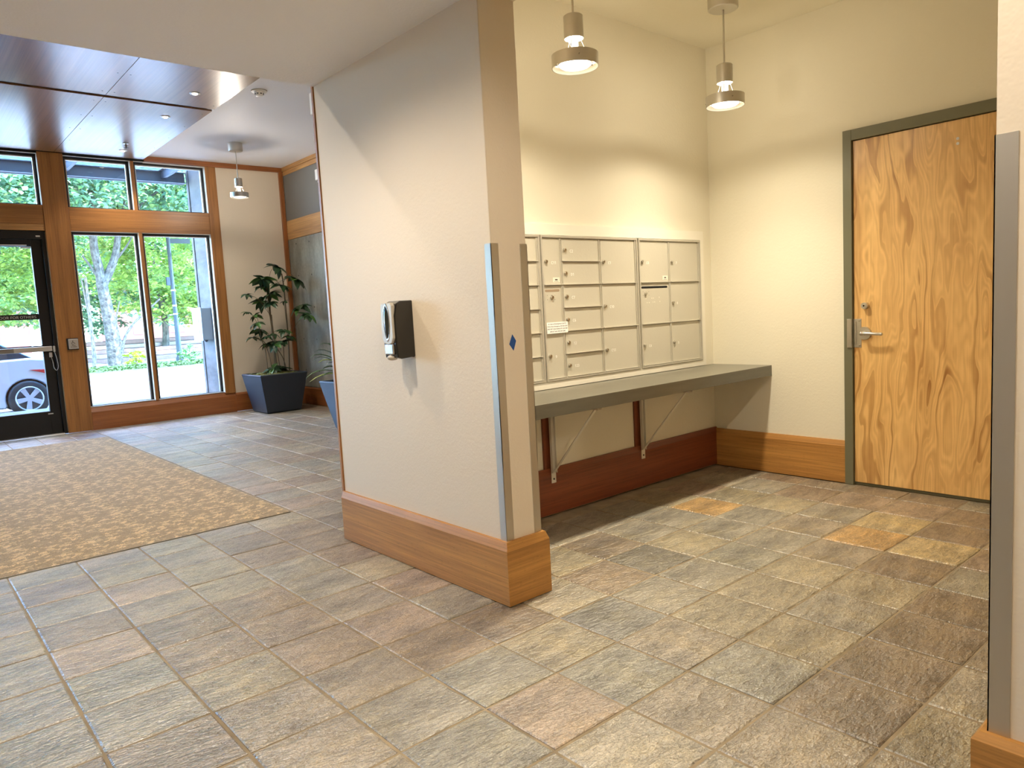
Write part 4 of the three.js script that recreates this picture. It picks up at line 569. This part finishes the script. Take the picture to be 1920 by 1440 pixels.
  for (const [x, z] of [[0, -0.08], [-2.66, -0.08], [0, -1.58], [-2.66, -1.58]]) { const t = part('wheel', tyre, dark, car, 'black tyre with five spoke alloy rim'); t.position.set(x, 0.312, z); if (z < -1) t.rotation.y = Math.PI; part('rim', rim, std({ color: '#6c7076', metalness: 0.6, roughness: 0.5 }), t); for (let k = 0; k < 5; k++) { const q = part('spoke', spoke, alloy, t); q.position.z = 0.072; q.rotation.z = k * Math.PI * 0.4 + 0.5; } part('hub', disc(0.05, 0.03, 20).rotateX(Math.PI / 2), alloy, t).position.z = 0.085; part('rim_ring', new THREE.TorusGeometry(0.2, 0.012, 8, 40), alloy, t).position.z = 0.095; }
  const far = car.clone(); far.name = numbered('parked_car'); far.position.set(1.2, 0.021, -40); far.rotation.y = 0.1; far.userData = { label: 'pale car parked on the plaza far behind the trees', category: 'car' }; scene.add(far);
}
// ------------------------------------------------------------------ trees
const barkTex = dataTex(256, 512, (u, v, o) => { const k = 0.6 + 0.9 * (fbm(u, v, 6, 12, 3, 4) - 0.35) - 0.3 * sst(0.6, 0.8, fbm(u, v, 5, 9, 55, 3)); o[0] = k; o[1] = k * 0.98; o[2] = k * 0.94; });
barkTex.repeat.set(5, 1);
const bark = (c) => std({ color: c, map: barkTex, roughness: 0.95, bumpMap: barkTex, bumpScale: 0.02 }); M.bark = bark('#7a7268'); M.birch = bark('#b8a498');
M.foliage = phys({ color: '#ffffff', roughness: 0.75, transmission: 0.35, thickness: 0, side: THREE.DoubleSide, specularIntensity: 0.4 });
const leafCard = (() => { const g = new THREE.BufferGeometry(), P = [[0, 0, 0], [0.42, 0.08, 0.35], [0.26, 0.02, 0.7], [0, -0.1, 1], [-0.26, 0.02, 0.7], [-0.42, 0.08, 0.35]], pos = []; for (let i = 1; i < 5; i++) pos.push(...P[0], ...P[i], ...P[i + 1]); g.setAttribute('position', new THREE.Float32BufferAttribute(pos, 3)); g.computeVertexNormals(); return g; })();
function foliage(parent, origin, crowns, size, colors) {
  crowns = crowns.map((c) => [...c.slice(0, 6), Math.round(c[6] * 1.6)]); size *= 0.74;
  const n = crowns.reduce((a, c) => a + c[6], 0), m = new THREE.InstancedMesh(leafCard, M.foliage, n), d = new THREE.Object3D(), col = new THREE.Color(); let k = 0;
  for (const [x, y, z, rx, ry, rz, cnt] of crowns) {
    const twigs = Array.from({ length: Math.max(12, cnt / 26 | 0) }, () => { let p; do p = V(rr(-1, 1), rr(-1, 1), rr(-1, 1)); while (p.lengthSq() > 1 || p.lengthSq() < 0.1); return p; });
    for (let i = 0; i < cnt; i++) { const t = twigs[i % twigs.length], s = 0.16; d.position.set(x + (t.x + rr(-s, s)) * rx - origin[0], y + (t.y + rr(-s, s) * 0.5) * ry - origin[1], z + (t.z + rr(-s, s)) * rz - origin[2]); d.rotation.set(rr(-0.6, 0.9), rr(0, 6.3), rr(-0.6, 0.6), 'YXZ'); d.scale.setScalar(size * rr(0.7, 1.3)); d.updateMatrix(); m.setMatrixAt(k, d.matrix); const c = colors[(i + (t.x > 0 ? 1 : 0)) % colors.length]; col.set(c).multiplyScalar(rr(0.75, 1.15)); m.setColorAt(k, col); k++; }
  }
  m.name = 'foliage'; m.userData.kind = 'stuff'; parent.add(m);
}
const GREEN = ['#86a862', '#7a9e64', '#98b468', '#6c926a'], LIME = ['#b0c862', '#9fbb64', '#bccf6c', '#90b06a'], COOL = ['#82a884', '#96b894', '#729a7c', '#a6c4a0'];
function tree(name, label, base, branches, m, crowns, size, colors, group) {
  const t = thing(name, label, 'tree', base, group), L = ([x, y, z]) => [x - base[0], y - base[1], z - base[2]];
  branches.forEach(([pts, r0, r1], k) => part(k ? 'branch' : 'trunk', limb(pts.map(L), r0, r1), m, t)); foliage(t, base, crowns, size, colors); return t;
}
const zT = -25.2, px = (a, b, z = zT) => { const q = onZ(a, b, z); return [q.x, q.y, q.z]; };
{ const b = px(217, 690); b[1] = 0.0; tree('street_tree', 'large forked street tree with grey bark across the road', b, [[[b, px(208, 620), px(198, 565), px(190, 530)], 0.22, 0.17], [[px(190, 532), px(186, 505), px(177, 470), px(174, 430), px(170, 330)], 0.15, 0.08], [[px(193, 535), px(207, 505), px(216, 480), px(222, 440), px(240, 360)], 0.14, 0.06], [[px(218, 486), px(235, 465), px(250, 440)], 0.045, 0.02], [[px(187, 525), px(170, 500), px(155, 480)], 0.05, 0.03], [[px(176, 440), px(150, 380), px(120, 330)], 0.07, 0.03], [[px(225, 430), px(280, 370), px(330, 340)], 0.06, 0.03]], M.bark,
  [[2.6, 6.4, -25.2, 3.2, 1.8, 2.2, 3800], [5.8, 6.2, -25.4, 3.0, 1.6, 2.2, 3400], [8.6, 6.8, -25.5, 2.4, 2.0, 2.0, 2200], [0.2, 5.4, -25, 2.2, 1.4, 1.8, 2000], [4.4, 9.2, -25.5, 4.5, 2.4, 2.8, 3800], [7.2, 4.7, -24.6, 1.1, 0.5, 0.9, 420], [1.8, 4.3, -25.5, 1.3, 0.5, 1.0, 420]], 0.24, [...GREEN, ...COOL]); }
{ const z = -26.6, b = px(178, 692, z); b[1] = 0.01; tree('birch_tree', 'slender pale birch left of the big forked tree', b, [[[b, px(176, 660, z), px(170, 610, z), px(166, 570, z), px(160, 520, z)], 0.07, 0.045], [[px(169, 600, z), px(160, 560, z), px(152, 520, z)], 0.04, 0.02]], M.birch, [[2.4, 4.2, -27, 1.3, 1.5, 1.0, 1100], [1.2, 3.2, -27.6, 1.2, 1.1, 1.0, 800]], 0.19, LIME, 'pale birches across the road'); }
{ const z = -26.9, b = px(225, 692, z); b[1] = 0.01; tree('birch_tree', 'v-shaped pale birch right of the big forked tree', b, [[[b, px(227, 665, z), px(230, 645, z)], 0.075, 0.06], [[px(230, 646, z), px(238, 625, z), px(252, 605, z), px(270, 588, z), px(300, 560, z)], 0.055, 0.03], [[px(229, 648, z), px(222, 625, z), px(218, 600, z), px(224, 565, z)], 0.045, 0.02]], M.birch, [[6.3, 4.2, -27.4, 1.8, 1.6, 1.4, 1700], [4.9, 3.6, -28, 1.1, 1.3, 1.0, 900], [7.8, 3.4, -28, 1.3, 1.3, 1.0, 1000]], 0.19, LIME, 'pale birches across the road'); }
const backs = [[-2.5, -31, 3.6, 2.8, 5.2, 0.26, GREEN], [0.8, -33, 3.2, 2.6, 4.6, 0.26, LIME], [4.2, -36, 3.6, 3.0, 4.6, 0.28, COOL], [7.4, -32, 3.2, 2.6, 4.2, 0.24, LIME], [10.6, -34, 3.4, 3.0, 4.6, 0.26, GREEN], [13.6, -37, 3.6, 3.0, 4.6, 0.28, COOL], [2.4, -44, 5, 4.2, 6.4, 0.4, GREEN], [10.5, -46, 5.4, 4.4, 6.6, 0.4, COOL], [17.5, -44, 5, 4.2, 6.4, 0.4, GREEN], [-4.5, -43, 5, 4.2, 6.4, 0.4, LIME]];
backs.forEach(([x, z, rx, ry, cy, s, c], k) => tree('plaza_tree', ['leafy green tree on the plaza behind the birches', 'bright lime tree on the plaza behind the birches', 'cool green tree on the plaza behind the birches'][c === GREEN ? 0 : c === LIME ? 1 : 2] + ', ' + ['left of the entrance canopy', 'seen through the entrance door', 'right behind the forked tree', 'behind the v-shaped birch', 'behind the lamp post', 'beside the concrete pier', 'back row by forked tree', 'back row by lamp post', 'back row by lower building', 'back row by taller building'][k], [x, 0.021, z], [[[[x, 0.021, z], [x + 0.1, 1.6, z], [x - 0.1, 3.4, z], [x, 5, z]], 0.16, 0.06], [[[x, 2.2, z], [x + 0.9, 3.3, z + 0.2], [x + 1.8, 4.4, z]], 0.06, 0.03], [[[x, 2.4, z], [x - 0.9, 3.5, z - 0.2], [x - 1.7, 4.6, z]], 0.06, 0.03]], M.bark, [[x, cy, z, rx, ry, rx * 0.75, z < -40 ? 4200 : 4000], [x + rx * 0.3, cy - ry * 0.75, z + 0.4, rx * 0.7, ry * 0.45, rx * 0.5, 1100], [x - rx * 0.3, cy + ry * 0.9, z, rx * 0.8, ry * 0.7, rx * 0.6, 1500]], s, c, 'plaza trees'));
function shrub(label, x, z, r, h, colors, n) { const t = thing('shrub', label, 'shrub', [x, 0.015, z]); part('stems', merge([0, 1, 2, 3].map((k) => limb([[0, 0, 0], [Math.cos(k * 1.7) * r * 0.3, h * 0.4, Math.sin(k * 1.7) * r * 0.3], [Math.cos(k * 1.7) * r * 0.6, h * 0.8, Math.sin(k * 1.7) * r * 0.6]], 0.015, 0.006, 5, 5))), M.stem, t); foliage(t, [x, 0.015, z], [[x, h * 0.55, z, r, h * 0.5, r, n]], 0.1, colors); }
{ const a = onZ(256, 690, -25.9), b = onZ(356, 680, -25.9); shrub('small yellow green shrub at the foot of the birch', a.x, -25.9, 0.36, 0.5, ['#d2e04a', '#c2d84a', '#dbe866'], 420); shrub('small green shrub beside the lamp post', b.x, -25.9, 0.42, 0.6, ['#a8cc86', '#90bb74'], 420);
  const t = thing('ground_cover', 'low green ground cover along the planted strip', 'plants', [4, 0.01, -24.2]); t.userData.kind = 'stuff'; foliage(t, [4, 0.01, -24.2], [[4, 0.06, -24.3, 12, 0.06, 1.2, 5200]], 0.12, ['#55703a', '#6f8a4a', '#48632f']); }
{ const b = onZ(338, 680, -26.3), t = thing('lamp_post', 'dark street lamp post across the road', 'lamp post', [b.x, 0.01, -26.3]), m = std({ color: '#3f4446', roughness: 0.5 });
  part('pole', lathe([[0.13, 0], [0.13, 0.12], [0.09, 0.2], [0.08, 1.4], [0.085, 1.42], [0.075, 1.46], [0.06, 6.4], [0, 6.4]], 18), m, t); part('bands', merge([1.7, 2.0, 2.55].map((y) => cyl(0.082, 0.082, y, y + 0.05, 0, 0, 16))), M.alu, t); part('signal_box', bx(-0.2, -0.07, 2.75, 3.05, -0.06, 0.06, 0.01), m, t); part('sign_arm', bx(0, 0.75, 4.25, 4.42, -0.02, 0.02, 0.004), m, t); part('lantern', lathe([[0, 6.4], [0.16, 6.44], [0.2, 6.6], [0.06, 6.75], [0, 6.78]], 16), m, t); }
{ // brick buildings far behind
  const brick = dataTex(256, 256, (u, v, o) => { const k = 0.85 + 0.2 * (noise(u, v, 40, 80, 3) - 0.5); o[0] = k; o[1] = k * 0.97; o[2] = k * 0.95; }), bm = std({ color: '#b5685a', map: brick, roughness: 0.9 }), gl = phys({ color: '#7f95a0', roughness: 0.1 }), st = std({ color: '#d8cfc2', roughness: 0.8 });
  for (const [x0, x1, h, z, label] of [[-14, 6, 7, -58, 'red brick building far behind the plaza trees with pale lintels'], [12, 34, 6, -60, 'lower red brick building far behind the lamp post']]) {
    const b = thing('brick_building', label, 'building', [(x0 + x1) / 2, 0.021, z]), L = (g) => g.translate(-(x0 + x1) / 2, 0, -z); part('wall', L(bx(x0, x1, 0, h, z - 6, z)), bm, b); part('cornice', L(bx(x0 - 0.1, x1 + 0.1, h, h + 0.3, z - 6.1, z + 0.15)), st, b);
    for (let x = x0 + 1; x < x1 - 1.5; x += 2.6) for (let y = 0.9; y < h - 1.6; y += 2.8) { const w = part('window', L(bx(x, x + 1.2, y, y + 1.6, z, z + 0.05)), gl, b); part('lintel', L(bx(x - 0.1, x + 1.3, y + 1.6, y + 1.78, z, z + 0.08)), st, w); }
  }
}
// ------------------------------------------------------------------ render
scene.traverse((o) => { if (o.isMesh && !o.isSky) { o.castShadow = true; o.receiveShadow = true; } });
renderer.render(scene, camera);
